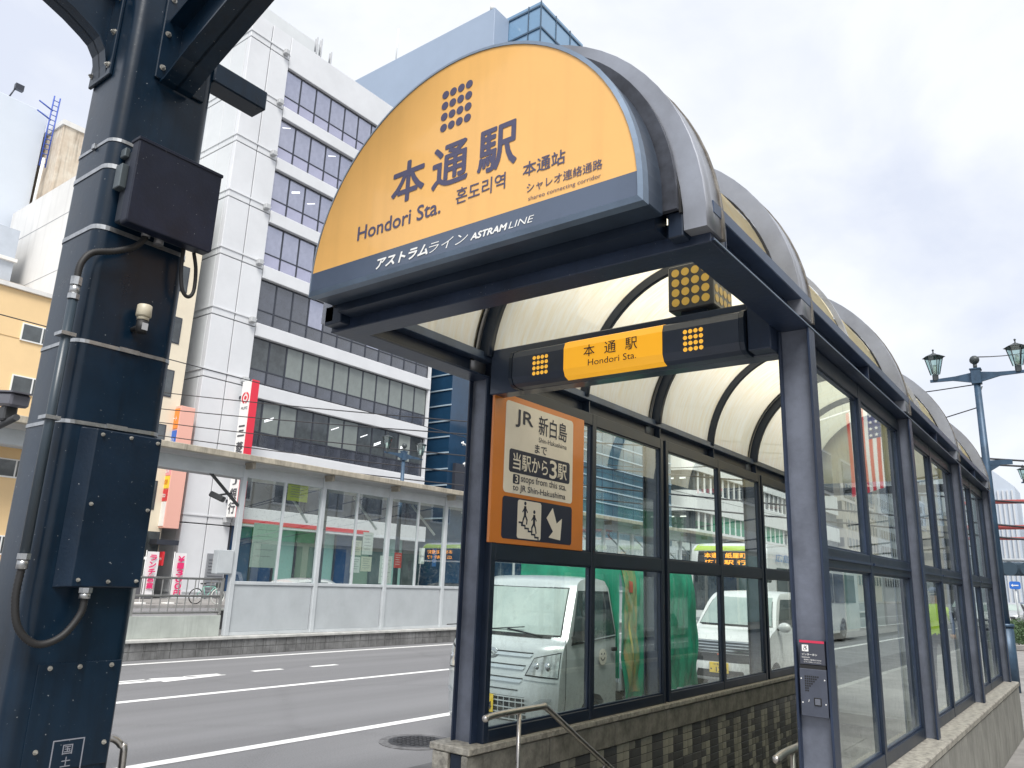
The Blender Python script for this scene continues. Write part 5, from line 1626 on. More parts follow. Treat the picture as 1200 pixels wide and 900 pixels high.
def wheel_parts(t, x, y, r, wdt, hubm):
    s = 1 if x > 0 else -1
    w_ = put("wheel", M().cyl((x - s * wdt, y, r), (x, y, r), r, 24, smooth=False), BLACK, t, local=True, bev=0.02, seg=2)
    put("rim", M().cyl((x, y, r), (x + s * 0.006, y, r), r * 0.64, 20, smooth=False).cyl((x, y, r), (x + s * 0.02, y, r), r * 0.2, 10, smooth=False), hubm, w_, local=True)
    h = M()
    for k in range(6):
        a = 2 * pi * k / 6
        h.cyl((x + s * 0.0075, y + r * 0.42 * math.cos(a), r + r * 0.42 * math.sin(a)), (x + s * 0.0065, y + r * 0.42 * math.cos(a), r + r * 0.42 * math.sin(a)), r * 0.11, 8, smooth=False)
    put("rim_hole", h, BLACK, w_, local=True, kind="stuff")
WSH = mat("windscreen", (0.30, 0.37, 0.35), 0.05, 0, 0.2, 1.4, spec=1.7, col2=(0.40, 0.47, 0.44))  # pale base colour stands in for bright sky reflected in the glass
SGL = mat("car_side_glass", (0.03, 0.04, 0.045), 0.04, 0, 0.5, 3, spec=1.8)
HLM = mat("headlight_lens", (0.62, 0.65, 0.64), 0.08, 0.3, 0.35, 9, spec=1.9, col2=(0.28, 0.30, 0.31))
CHR = mat("chrome_trim", (0.55, 0.57, 0.58), 0.15, 0.95)
SLV = mat("silver_blue_paint", (0.56, 0.60, 0.61), 0.30, 0.25, 0.04, 1.5, coat=0.6)
WPT = mat("white_car_paint", (0.76, 0.77, 0.76), 0.25, 0, 0.03, 1.5, coat=0.7)
PLY = mat("yellow_plate", (0.80, 0.55, 0.03), 0.45)
SEAM = mat("panel_gap", (0.02, 0.022, 0.024), 0.6)
GRL = mat("black_grille", (0.02, 0.022, 0.025), 0.45)

# ---- light truck
TX, TY = -1.985, 2.60
tk = thing("light_truck", (TX, TY, RD), "silver kei truck with green tarpaulin over its bed right behind the left glazing", "truck")
prof = [(0.10, 0.24), (0.015, 0.30), (0.0, 0.48), (0.005, 0.66), (0.03, 0.84), (0.075, 1.02), (0.12, 1.09), (0.20, 1.15), (0.38, 1.41), (0.54, 1.64), (0.62, 1.715), (0.78, 1.755)]
rest = [(1.15, 1.765), (1.34, 1.74), (1.395, 1.66), (1.41, 1.2), (1.41, 0.45), (1.30, 0.36)] + arch_pts(0.86, 0.30, 0.30, 8) + [(0.45, 0.26), (0.30, 0.24)]
hwt = [(0.24, 0.70), (0.60, 0.735), (1.05, 0.735), (1.15, 0.725), (1.70, 0.625), (1.78, 0.60)]
C1 = Car(prof, rest, hwt, bow=0.16)
bme = C1.body(); bme.materials.append(SLV)
inst("cab", bme, tk, (0, 0, 0))
def addp(name, m, mt, parent, **k): return put(name, m, mt, parent, local=True, **k)
# windscreen with black surround
addp("windscreen_seal", C1.fpatch(M(), ((-0.925, 1.165), (0.925, 1.165), (0.90, 1.655), (-0.90, 1.655)), 0.003, 16, 5), SEAM, tk, fix=False)
addp("windscreen", C1.fpatch(M(), ((-0.905, 1.182), (0.905, 1.182), (0.88, 1.640), (-0.88, 1.640)), 0.006, 16, 5), WSH, tk, fix=False)
addp("cowl_strip", C1.fpatch(M(), ((-0.80, 1.150), (0.80, 1.150), (0.80, 1.178), (-0.80, 1.178)), 0.008, 16, 1), BLACK, tk, fix=False)
for (xa, xb) in ((-0.25, -0.62), (0.50, 0.05)):
    pa = C1.S(xa / 0.72, C1.tz(1.16)); pb2 = C1.S(xb / 0.72, C1.tz(1.22))
    addp("wiper", M().cyl(pa + Vector((0, -0.02, 0.01)), pb2 + Vector((0, -0.025, 0.0)), 0.008, 6).cyl(pb2 + Vector((-0.28, -0.02, -0.02)), pb2 + Vector((0.22, -0.03, 0.03)), 0.006, 6), BLACK, tk)
# nose: seams, chrome-lit creases, headlights
for s_ in (-1, 1):
    q = ((0.58 * s_, 0.80), (0.985 * s_, 0.78), (0.985 * s_, 1.03), (0.68 * s_, 0.97))
    if s_ < 0: q = (q[1], q[0], q[3], q[2])
    addp("headlight_surround", C1.fpatch(M(), q, 0.004, 8, 4), SEAM, tk, fix=False)
    q = ((0.605 * s_, 0.812), (0.975 * s_, 0.792), (0.975 * s_, 1.018), (0.69 * s_, 0.962))
    if s_ < 0: q = (q[1], q[0], q[3], q[2])
    hl = addp("headlight", C1.fpatch(M(), q, 0.012, 8, 4), HLM, tk, fix=False)
    for (ua, r_) in ((0.72, 0.038), (0.85, 0.045)):
        p = C1.S(ua * s_, C1.tz(0.89))
        addp("reflector", M().sphere(p + Vector((0, -0.004, 0)), r_, 12, sc=(1, 0.35, 1)), CHR, hl)
    addp("crease", C1.fpatch(M(), ((0.58, 0.765), (0.97, 0.745), (0.97, 0.763), (0.58, 0.785)) if s_ > 0 else ((-0.97, 0.745), (-0.58, 0.765), (-0.58, 0.785), (-0.97, 0.763)), 0.012, 8, 1), SLV, tk, fix=False)
    addp("fog_slot", C1.fpatch(M(), ((0.72, 0.555), (0.93, 0.575), (0.93, 0.60), (0.82, 0.60)) if s_ > 0 else ((-0.93, 0.575), (-0.72, 0.555), (-0.82, 0.60), (-0.93, 0.60)), 0.010, 6, 2), mat("bright_silver", (0.60, 0.65, 0.68), 0.2, 0.5), tk, fix=False)
for z, u_ in ((1.005, 0.66), (0.885, 0.58), (0.765, 0.56), (0.655, 0.50)):
    addp("nose_seam", C1.fpatch(M(), ((-u_, z), (u_, z), (u_, z + 0.010), (-u_, z + 0.010)), 0.005, 14, 1), SEAM, tk, fix=False)
    if z > 0.7:
        addp("nose_bar", C1.fpatch(M(), ((-u_ + 0.03, z - 0.035), (u_ - 0.03, z - 0.035), (u_, z - 0.006), (-u_, z - 0.006)), 0.016, 14, 2), mat("bright_silver", (0.6, 0.65, 0.68)), tk, fix=False)
em = C1.S(0, C1.tz(0.985))
addp("badge", M().sphere(em + Vector((0, -0.012, 0)), 0.055, 18, sc=(1.25, 0.15, 1)), CHR, tk)
bd = M()
for (a, b) in (((-0.035, 0.02), (-0.01, 0.02)), ((-0.01, 0.02), (0.03, -0.005)), ((0.03, -0.005), (0.0, -0.028)), ((0.0, -0.028), (-0.025, -0.005))):
    bd.bar(em + Vector((a[0], -0.022, a[1])), em + Vector((b[0], -0.022, b[1])), 0.008, 0.006, up=(0, 1, 0))
addp("badge_mark", bd, SLV, tk)
addp("grille", C1.fpatch(M(), ((-0.66, 0.37), (0.66, 0.37), (0.60, 0.60), (-0.60, 0.60)), 0.005, 14, 3), GRL, tk, fix=False)
gm = M()
for z in (0.385, 0.44, 0.49, 0.545, 0.585):
    C1.fpatch(gm, ((-0.66, z), (0.66, z), (0.655, z + 0.012), (-0.655, z + 0.012)), 0.014, 14, 1)
for k in range(-6, 7):
    C1.fpatch(gm, ((k * 0.1 - 0.006, 0.38), (k * 0.1 + 0.006, 0.38), (k * 0.095 + 0.006, 0.595), (k * 0.095 - 0.006, 0.595)), 0.010, 1, 3)
addp("grille_bars", gm, SLV, tk, fix=False)
addp("lower_bumper", C1.fpatch(M(), ((-0.75, 0.29), (0.75, 0.29), (0.70, 0.345), (-0.70, 0.345)), 0.02, 14, 2), SLV, tk, fix=False)
pt = addp("number_plate", M().box(-0.235, 0.095, -0.035, -0.028, 0.43, 0.60), PLY, tk, bev=0.004)
text("・・74", pt, INKN, (-0.205, -0.0352, 0.455), RX, UZ, 0.075, 0.28, offset=0.03, local=True)
# side: door, window, handle, logo
for s_ in (-1, 1):
    addp("door_seam", C1.spatch(M(), [(0.30, 0.45), (0.30, 1.20), (0.31, 1.20), (0.31, 0.45)], s_, 0.003), SEAM, tk, fix=False)
    addp("door_seam", C1.spatch(M(), [(1.335, 0.42), (1.325, 1.68), (1.333, 1.68), (1.345, 0.42)], s_, 0.003), SEAM, tk, fix=False)
    addp("window_seal", C1.spatch(M(), [(0.40, 1.09), (1.315, 1.15), (1.29, 1.63), (0.66, 1.63)], s_, 0.004), SEAM, tk, fix=False)
    addp("side_window", C1.spatch(M(), [(0.67, 1.13), (1.29, 1.175), (1.27, 1.60), (0.72, 1.60)], s_, 0.008), SGL, tk, fix=False)
    addp("quarter_window", C1.spatch(M(), [(0.44, 1.115), (0.62, 1.125), (0.655, 1.59), (0.64, 1.57)], s_, 0.008), SGL, tk, fix=False)
    addp("window_trim", C1.spatch(M(), [(0.62, 1.118), (1.305, 1.163), (1.305, 1.176), (0.62, 1.131)], s_, 0.012), mat("bright_silver", (0.6, 0.65, 0.68)), tk, fix=False)
    addp("door_handle", M().box(s_ * 0.74, s_ * 0.765, 1.19, 1.29, 1.005, 1.045), BLACK, tk, bev=0.006)
    mr_ = addp("mirror", M().box(s_ * 0.76, s_ * 0.88, 0.40 + (0.35 if s_ < 0 else 0), 0.47 + (0.35 if s_ < 0 else 0), 1.14, 1.38), BLACK, tk, bev=0.025, seg=2)
    addp("mirror_arm", M().cyl((s_ * 0.72, 0.44 + (0.35 if s_ < 0 else 0), 1.16), (s_ * 0.80, 0.44 + (0.35 if s_ < 0 else 0), 1.20), 0.015, 8), BLACK, mr_)
    lg = M(); disc(lg, (s_ * 0.738, 1.02, 0.955), 0.082, (s_, 0, 0), 24, 0.003)
    lo = addp("round_sticker", lg, CREAM, tk)
    fc = M()
    disc(fc, (s_ * 0.741, 0.99, 0.985), 0.010, (s_, 0, 0), 8); disc(fc, (s_ * 0.741, 1.05, 0.985), 0.010, (s_, 0, 0), 8)
    for k in range(6):
        a0_, a1_ = R(200 + k * 23), R(223 + k * 23)
        fc.bar((s_ * 0.742, 1.02 + 0.045 * math.cos(a0_), 0.965 + 0.045 * math.sin(a0_)), (s_ * 0.742, 1.02 + 0.045 * math.cos(a1_), 0.965 + 0.045 * math.sin(a1_)), 0.008, 0.003, up=(1, 0, 0))
    addp("smile_mark", fc, INKN, lo, kind="stuff")
    wheel_parts(tk, s_ * 0.70, 0.86, 0.265, 0.15, STEEL)
    wheel_parts(tk, s_ * 0.70, 2.62, 0.265, 0.15, STEEL)
# bed
addp("chassis", M().box(-0.35, 0.35, 1.4, 3.3, 0.35, 0.55), BLACK, tk)
addp("bed_floor", M().box(-0.70, 0.70, 1.46, 3.38, 0.56, 0.66), SLV, tk, bev=0.01)
addp("bed_rail", M().box(-0.72, -0.70, 1.46, 3.38, 0.58, 0.80).box(0.70, 0.72, 1.46, 3.38, 0.58, 0.80), SLV, tk)
addp("fuel_tank", M().box(0.40, 0.66, 1.75, 2.2, 0.30, 0.52), mat("dark_metal", (0.04, 0.042, 0.045)), tk, bev=0.03)
addp("mudguard", M().box(-0.71, 0.71, 1.95, 2.0, 0.25, 0.56), BLACK, tk)
addp("side_rack", M().cyl((0.72, 1.5, 0.50), (0.72, 2.3, 0.50), 0.015, 8).cyl((0.72, 1.5, 0.36), (0.72, 2.3, 0.36), 0.015, 8).cyl((0.72, 1.55, 0.34), (0.72, 1.55, 0.58), 0.012, 8), STEEL, tk)
# tarpaulin: own thing, it lies over the bed
tp = thing("green_tarpaulin", (TX, TY + 2.42, RD + 0.6), "wrinkled green tarpaulin stretched over the truck's load", "tarpaulin")
rr = random.Random(3)
ph = [rr.random() * 6.28 for _ in range(12)]
def tarp(u, v):
    # v across: 0 left foot .. 1 right foot ; u along
    y = 1.44 + 2.0 * u
    topz = 1.92 + 0.07 * math.sin(u * 9 + ph[0]) * 0.5 + 0.05 * u
    half_ = 0.70
    a = (v - 0.5) * 2
    s_ = abs(a)
    if s_ < 0.42:
        x = a / 0.42 * half_ * 0.95; z = topz + 0.05 * math.cos(a / 0.42 * pi / 2) + 0.022 * math.sin(u * 22 + a * 5 + ph[1])
    else:
        k = (s_ - 0.42) / 0.58
        x = math.copysign(half_ * (0.95 + 0.09 * min(1, k * 6)) , a); z = topz - k * (topz - 0.50)
        fold = 0.020 * math.sin(u * 31 + k * 5.5 * math.sin(u * 4 + ph[2]) + ph[3]) + 0.015 * math.sin(u * 57 + k * 9 + ph[4]) + 0.02 * math.sin(k * 9 + u * 12)
        x += math.copysign(fold * (0.3 + k), a)
        y += 0.02 * math.sin(k * 8 + u * 10)
    return (x, y, z)
tm = mat("green_tarp", (0.02, 0.27, 0.16), 0.45, 0, 0.22, 3.0, 0.35, 9, rvar=0.12)

WL[tp.name] = Vector((0, 2.42, 0.6))
put("sheet", M().grid(tarp, 90, 60), tm, tp, fix=False)
put("front_drape", M().grid(lambda u, v: (-0.70 + 1.4 * u, 1.45 + 0.015 * math.sin(u * 25), 0.7 + v * (1.25 + 0.05 * math.sin(pi * u))), 30, 12), tm, tp, fix=False)
# printed banner strip on the roadside edge of the sheet
def strip(u, v):
    p = tarp(0.02 + 0.15 * u, 0.99 - 0.27 * v)
    return (p[0] + 0.012, p[1], p[2])
put("printed_strip", M().grid(strip, 14, 26), mat("orange_green_print", (0.42, 0.30, 0.12), 0.5, 0, 0.5, 6, col2=(0.05, 0.30, 0.14), stretch=(1, 2.5, 1)), tp, fix=False)
put("yellow_print", M().grid(lambda u, v: (lambda p: (p[0] + 0.017, p[1], p[2]))(tarp(0.075 + 0.03 * u * (1 - v), 0.95 - 0.16 * v)), 4, 14), mat("tarp_yellow", (0.55, 0.50, 0.12), 0.5), tp, fix=False)
put("red_print", M().grid(lambda u, v: (lambda p: (p[0] + 0.020, p[1], p[2]))(tarp(0.06 + 0.05 * u, 0.775 - 0.025 * v)), 4, 4), mat("tarp_red", (0.55, 0.10, 0.05), 0.5), tp, fix=False)

# ---- white kei wagon
vn = thing("white_minivan", (-2.13, 8.92, RD), "white kei minivan with yellow plate waiting behind the truck", "car")
prof = [(0.10, 0.22), (0.02, 0.28), (0.0, 0.45), (0.02, 0.62), (0.05, 0.78), (0.12, 0.90), (0.35, 1.00), (0.62, 1.06), (0.80, 1.22), (1.02, 1.42), (1.24, 1.58), (1.45, 1.65)]
rest = [(2.2, 1.675), (2.9, 1.66), (3.22, 1.60), (3.35, 1.2), (3.39, 0.8), (3.39, 0.35), (3.25, 0.24)] + arch_pts(2.83, 0.31, 0.24, 8) + arch_pts(0.62, 0.31, 0.24, 8) + [(0.22, 0.22)]
hwv = [(0.22, 0.70), (0.55, 0.735), (0.95, 0.735), (1.05, 0.72), (1.60, 0.60), (1.70, 0.56)]
C2 = Car(prof, rest, hwv, bow=0.20)
bme = C2.body(); bme.materials.append(WPT)
inst("body", bme, vn, (0, 0, 0))
addp("windscreen_seal", C2.fpatch(M(), ((-0.93, 1.09), (0.93, 1.09), (0.88, 1.585), (-0.88, 1.585)), 0.003, 16, 5), SEAM, vn, fix=False)
addp("windscreen", C2.fpatch(M(), ((-0.91, 1.105), (0.91, 1.105), (0.86, 1.57), (-0.86, 1.57)), 0.006, 16, 5), WSH, vn, fix=False)
addp("grille", C2.fpatch(M(), ((-0.70, 0.67), (0.70, 0.67), (0.66, 0.86), (-0.66, 0.86)), 0.006, 14, 3), mat("smoked_chrome", (0.10, 0.11, 0.12), 0.25, 0.7), vn, fix=False)
gm = M()
for z in (0.70, 0.745, 0.79, 0.835):
    C2.fpatch(gm, ((-0.68, z), (0.68, z), (0.675, z + 0.016), (-0.675, z + 0.016)), 0.018, 14, 1)
addp("grille_bars", gm, CHR, vn, fix=False)
addp("lower_grille", C2.fpatch(M(), ((-0.78, 0.53), (0.78, 0.53), (0.74, 0.66), (-0.74, 0.66)), 0.006, 14, 2), GRL, vn, fix=False)
addp("bumper_intake", C2.fpatch(M(), ((-0.62, 0.28), (0.62, 0.28), (0.55, 0.40), (-0.55, 0.40)), 0.006, 14, 2), GRL, vn, fix=False)
pt = addp("number_plate", M().box(-0.165, 0.165, -0.03, -0.02, 0.355, 0.52), PLY, vn, bev=0.004)
text("広島 580", pt, INKN, (-0.09, -0.0302, 0.475), RX, UZ, 0.028, 0.18, local=True)
text("・12-0", pt, INKN, (-0.145, -0.0302, 0.372), RX, UZ, 0.075, 0.28, offset=0.03, local=True)
for s_ in (-1, 1):
    q = ((0.70, 0.72), (0.985, 0.76), (0.985, 0.90), (0.69, 0.85)) if s_ > 0 else ((-0.985, 0.76), (-0.70, 0.72), (-0.69, 0.85), (-0.985, 0.90))
    addp("headlight", C2.fpatch(M(), q, 0.010, 8, 4), HLM, vn, fix=False)
    addp("side_window", C2.spatch(M(), [(0.86, 1.08), (1.95, 1.10), (1.93, 1.55), (1.32, 1.55)], s_, 0.006), SGL, vn, fix=False)
    addp("rear_side_window", C2.spatch(M(), [(2.0, 1.10), (3.15, 1.12), (3.02, 1.54), (1.99, 1.55)], s_, 0.006), SGL, vn, fix=False)
    for ya in (0.95, 1.97, 2.95):
        addp("door_seam", C2.spatch(M(), [(ya, 0.35), (ya + 0.008, 0.35), (ya + 0.008, 1.06), (ya, 1.06)], s_, 0.003), SEAM, vn, fix=False)
    addp("door_handle", M().box(s_ * 0.74, s_ * 0.765, 1.75, 1.90, 0.90, 0.935), WPT, vn, bev=0.008)
    mr_ = addp("mirror", M().sphere((s_ * 0.84, 0.80, 1.10), 0.11, 14, sc=(1.0, 0.55, 0.75)), WPT, vn)
    addp("mirror_stalk", M().cyl((s_ * 0.70, 0.84, 1.06), (s_ * 0.82, 0.82, 1.07), 0.02, 8), BLACK, mr_)
    wheel_parts(vn, s_ * 0.71, 0.62, 0.275, 0.15, STEEL)
    wheel_parts(vn, s_ * 0.71, 2.83, 0.275, 0.15, STEEL)
    # driver's hi-vis sleeve shows behind the glass
addp("windscreen_base", C2.fpatch(M(), ((-0.85, 1.075), (0.85, 1.075), (0.85, 1.10), (-0.85, 1.10)), 0.008, 14, 1), BLACK, vn, fix=False)
addp("red_badge", C2.fpatch(M(), ((-0.05, 0.63), (0.05, 0.63), (0.05, 0.655), (-0.05, 0.655)), 0.02, 2, 1), mat("tarp_red", (0.55, 0.1, 0.05)), vn, fix=False)

# ---- buses further back
def bus(x, y, label, body, text_side, sign_text):
    t = thing("bus", (x, y, RD), label, "bus")
    prof_ = [(0.08, 0.30), (0.02, 0.36), (0.0, 0.7), (0.02, 1.1), (0.05, 1.6), (0.09, 2.3), (0.14, 2.75), (0.26, 2.95), (0.5, 3.02)]
    rest_ = [(9.9, 3.02), (10.3, 2.9), (10.4, 2.4), (10.4, 0.5), (10.3, 0.32)] + arch_pts(7.9, 0.5, 0.32, 8) + arch_pts(2.2, 0.5, 0.32, 8) + [(0.3, 0.30)]
    c_ = Car(prof_, rest_, [(0.3, 1.20), (1.2, 1.22), (2.8, 1.20), (3.05, 1.10)], bow=0.10)
    me = c_.body(); me.materials.append(body)
    inst("body", me, t, (0, 0, 0))
    addp("windscreen", c_.fpatch(M(), ((-0.93, 1.05), (0.93, 1.05), (0.92, 2.28), (-0.92, 2.28)), 0.008, 12, 5), SGL, t, fix=False)
    ds = addp("destination_sign", c_.fpatch(M(), ((-0.80, 2.34), (0.80, 2.34), (0.78, 2.78), (-0.78, 2.78)), 0.010, 12, 3), GRL, t, fix=False)
    addp("lime_brow", c_.fpatch(M(), ((-0.93, 2.80), (0.93, 2.80), (0.90, 2.98), (-0.90, 2.98)), 0.012, 12, 3), mat("bus_lime", (0.45, 0.62, 0.10), 0.35), t, fix=False)
    amber = mat("led_amber", (1.0, 0.42, 0.03), 0.5, emit=0.9)
    for i_, (tx, zz, hh_) in enumerate(sign_text):
        text(tx, ds, amber, (-0.66, -0.0 + 0.02, zz), RX, UZ, hh_, 1.3, offset=0.02, local=True, depth=0.01)
    for s_ in (-1, 1):
        for k in range(6):
            addp("side_window", c_.spatch(M(), [(0.9 + k * 1.5, 1.35), (2.3 + k * 1.5, 1.35), (2.3 + k * 1.5, 2.35), (0.9 + k * 1.5, 2.35)], s_, 0.008, 2), SGL, t, fix=False)
        addp("headlight", c_.fpatch(M(), ((0.62, 0.62), (0.9, 0.62), (0.9, 0.84), (0.62, 0.84)) if s_ > 0 else ((-0.9, 0.62), (-0.62, 0.62), (-0.62, 0.84), (-0.9, 0.84)), 0.02, 4, 2), HLM, t, fix=False)
        addp("mirror", M().box(s_ * 1.28, s_ * 1.42, -0.25, -0.15, 1.9, 2.3), BLACK, t, bev=0.03)
        wheel_parts(t, s_ * 1.18, 2.2, 0.48, 0.25, STEEL)
        wheel_parts(t, s_ * 1.18, 7.9, 0.48, 0.25, STEEL)
    addp("bumper", c_.fpatch(M(), ((-0.95, 0.33), (0.95, 0.33), (0.95, 0.52), (-0.95, 0.52)), 0.02, 10, 2), GRL, t, fix=False)
    if text_side:
        text(text_side, t, mat("poster_blue", (0.03, 0.17, 0.45)), (1.225, 0.8, 2.52), RY, UZ, 0.24, 2.6, local=True, depth=0.004)
    return t
bus(-5.85, 18.6, "white bus with a lime brow over its amber destination board behind the minivan", WPT, "広島バス", [("本通・紙屋町", 2.58, 0.15), ("広島駅 行", 2.39, 0.13)])

# ---- generic cars
def small_car(loc, rz, paint, label, group=None):
    t = thing("parked_car", loc, label, "car", group, rz)
    prof_ = [(0.10, 0.22), (0.02, 0.30), (0.0, 0.45), (0.03, 0.62), (0.12, 0.74), (0.5, 0.86), (0.95, 0.93), (1.35, 1.18), (1.7, 1.38), (2.0, 1.44)]
    rest_ = [(2.8, 1.45), (3.3, 1.38), (3.75, 1.05), (4.1, 0.95), (4.25, 0.7), (4.28, 0.35), (4.1, 0.24)] + arch_pts(3.4, 0.34, 0.24, 8) + arch_pts(0.85, 0.34, 0.24, 8) + [(0.3, 0.22)]
    c_ = Car(prof_, rest_, [(0.22, 0.80), (0.55, 0.85), (0.90, 0.83), (1.40, 0.62), (1.47, 0.58)], bow=0.25)
    me = c_.body(); me.materials.append(paint)
    inst("body", me, t, (0, 0, 0))
    addp("windscreen", c_.fpatch(M(), ((-0.90, 0.97), (0.90, 0.97), (0.86, 1.38), (-0.86, 1.38)), 0.006, 12, 4), WSH, t, fix=False)
    addp("grille", c_.fpatch(M(), ((-0.5, 0.42), (0.5, 0.42), (0.5, 0.60), (-0.5, 0.60)), 0.008, 10, 2), GRL, t, fix=False)
    addp("number_plate", M().box(-0.165, 0.165, -0.03, -0.02, 0.34, 0.5), WHITE, t)
    for s_ in (-1, 1):
        addp("headlight", c_.fpatch(M(), ((0.55, 0.56), (0.95, 0.60), (0.95, 0.74), (0.6, 0.70)) if s_ > 0 else ((-0.95, 0.60), (-0.55, 0.56), (-0.6, 0.70), (-0.95, 0.74)), 0.01, 6, 2), HLM, t, fix=False)
        addp("side_window", c_.spatch(M(), [(1.35, 0.94), (2.35, 0.95), (2.33, 1.36), (1.85, 1.36)], s_, 0.008), SGL, t, fix=False)
        addp("rear_side_window", c_.spatch(M(), [(2.42, 0.95), (3.55, 0.98), (3.15, 1.34), (2.42, 1.36)], s_, 0.008), SGL, t, fix=False)
        wheel_parts(t, s_ * 0.82, 0.85, 0.31, 0.2, STEEL)
        wheel_parts(t, s_ * 0.82, 3.4, 0.31, 0.2, STEEL)
    return t
cp = [WPT, mat("silver_car", (0.45, 0.47, 0.49), 0.3, 0.5, coat=0.5), mat("black_car", (0.03, 0.03, 0.035), 0.25, coat=0.6), mat("dark_blue_car", (0.03, 0.06, 0.14), 0.3, coat=0.5)]
small_car((-20.5, 17.2, RD), R(180), WPT, "white car seen through the first panes of the tram shelter")
small_car((-24.0, 20.2, RD), R(180), cp[1], "silver car beyond the second bay of the tram shelter")
small_car((-21.0, 26.0, RD), R(180), cp[2], "black car beyond the third bay of the tram shelter")
small_car((-24.5, 34.0, RD), R(180), cp[0], "white car following the black one beyond the tram shelter")
for i_, (x, y_, c_, lab) in enumerate(((-2.4, 46, 0, "white car nearest the camera in the queue at the right edge"), (-2.2, 56, 1, "silver car second in the queue at the right edge"), (-5.6, 62, 2, "black car in the middle lane far down the street"),
                                       (-2.3, 72, 3, "dark blue car third in the queue far down the street"), (-5.8, 84, 0, "white car farthest off in the middle lane"), (-2.3, 92, 0, "white car farthest off in the kerb lane"))):
    small_car((x, y_, RD), 0, cp[c_], lab)

# ================================================================== RIGHT EDGE STREET FURNITURE
FG = mat("foot_bridge_red", (0.45, 0.10, 0.09), 0.5, 0, 0.1, 1)
gn = thing("signal_gantry", (0, 40, G0), "red and white tubular road gantry crossing far down the street", "gantry")
put("upper_tube", M().cyl((-1.2, 40, 5.50), (6.4, 40, 5.45), 0.10, 10), FG, gn)
put("lower_tube", M().cyl((-1.2, 40, 4.28), (6.4, 40, 4.28), 0.11, 10), FG, gn)
put("lower_tube", M().cyl((-1.2, 40, 3.75), (6.4, 40, 3.75), 0.07, 10), FG, gn)
for k in range(4):
    put("upright", M().cyl((-1.0 + k * 2.05, 40, 3.75), (-1.0 + k * 2.05, 40, 4.28), 0.05, 8), FG, gn)
put("gantry_post", M().cyl((6.4, 40, G0), (6.4, 40, 5.9), 0.16, 12), LPM, gn)
sgx = thing("traffic_signal", (0.2, 31, G0), "traffic signal heads seen from behind at the right edge", "traffic signal")
for x in (-0.32, 0.28, 0.88):
    put("signal_lens", M().cyl((x, 31.0, 2.07), (x, 31.12, 2.07), 0.26, 18), mat("signal_back", (0.04, 0.07, 0.10), 0.4), sgx)
put("signal_case", M().box(-0.62, 1.18, 31.12, 31.30, 1.82, 2.32), MATS["signal_back"], sgx, bev=0.1, seg=3)
put("signal_arm", M().cyl((-0.6, 31.36, 2.4), (3.4, 31.36, 2.4), 0.06, 8), PG, sgx)
put("signal_post", M().cyl((3.4, 31.36, G0), (3.4, 31.36, 4.0), 0.10, 10), PG, sgx)
bsn = thing("blue_road_sign", (-0.9, 50, 1.5), "small blue direction sign far down the street at the right edge", "sign")
put("panel", M().prism(rrect(-1.40, -0.85, 1.52, 1.95, 0.1), fy, 50, 50.06), mat("road_sign_blue", (0.03, 0.15, 0.55), 0.4), bsn)
put("sign_post", M().cyl((-1.12, 50.1, G0), (-1.12, 50.1, 1.8), 0.05, 8), PG, bsn)
put("white_arrow", M().prism([(-1.32, 1.73), (-1.22, 1.82), (-1.22, 1.76), (-0.95, 1.76), (-0.95, 1.70), (-1.22, 1.70), (-1.22, 1.64)], fy, 49.985, 49.995), WHITE, bsn)
pbn = thing("pedestrian_screen", (1.4, 27, G0), "dark green street cabinet on the pavement at the right edge", "cabinet")
put("case", M().box(1.15, 1.75, 26.8, 27.2, G0, 1.05), mat("cabinet_green", (0.03, 0.10, 0.09), 0.5), pbn, bev=0.03)
put("door", M().box(1.20, 1.70, 26.785, 26.80, G0 + 0.1, 0.98), mat("cabinet_green_door", (0.04, 0.13, 0.11), 0.45), pbn, bev=0.006)
put("handle", M().box(1.60, 1.63, 26.765, 26.785, 0.1, 0.25), STEEL, pbn)
# planting strip with low hedge clumps
def hedge(cx, cy, w_, l_, h_, label):
    t = thing("hedge", (cx, cy, G0), label, "hedge", "low hedges along the kerb")
    rr_ = random.Random(int(cx * 10 + cy))
    put("soil_bed", M().box(cx - w_ / 2, cx + w_ / 2, cy - l_ / 2, cy + l_ / 2, G0, G0 + 0.18), PAVE, t, bev=0.02)
    lf = M()
    for k in range(int(900 * l_)):
        a = rr_.uniform(-1, 1); b = rr_.uniform(-1, 1); c = rr_.random()
        edge = (1 - abs(a) ** 3 * 0.5)
        p = Vector((cx + a * w_ / 2 * 0.95, cy + b * l_ / 2, G0 + 0.12 + h_ * c * edge * (0.85 + 0.15 * math.sin(cy + b * 9))))
        d1 = Vector((rr_.uniform(-1, 1), rr_.uniform(-1, 1), rr_.uniform(-1, 1))).normalized() * rr_.uniform(0.025, 0.05)
        d2 = d1.cross(Vector((rr_.uniform(-1, 1), rr_.uniform(-1, 1), rr_.uniform(-1, 1)))).normalized() * 0.022
        lf.add([p - d1, p + d2, p + d1, p - d2], [(0, 1, 2, 3)])
    put("leaves", lf, mat("hedge_leaf", (0.06, 0.11, 0.045), 0.6, 0, 0.5, 12), t, kind="stuff", fix=False)
hedge(0.3, 28, 1.0, 3.2, 0.75, "clump of low hedge beside the kerb at the far right edge")
hedge(-0.1, 36, 1.0, 3.2, 0.7, "second clump of kerb hedge, just beyond the first")

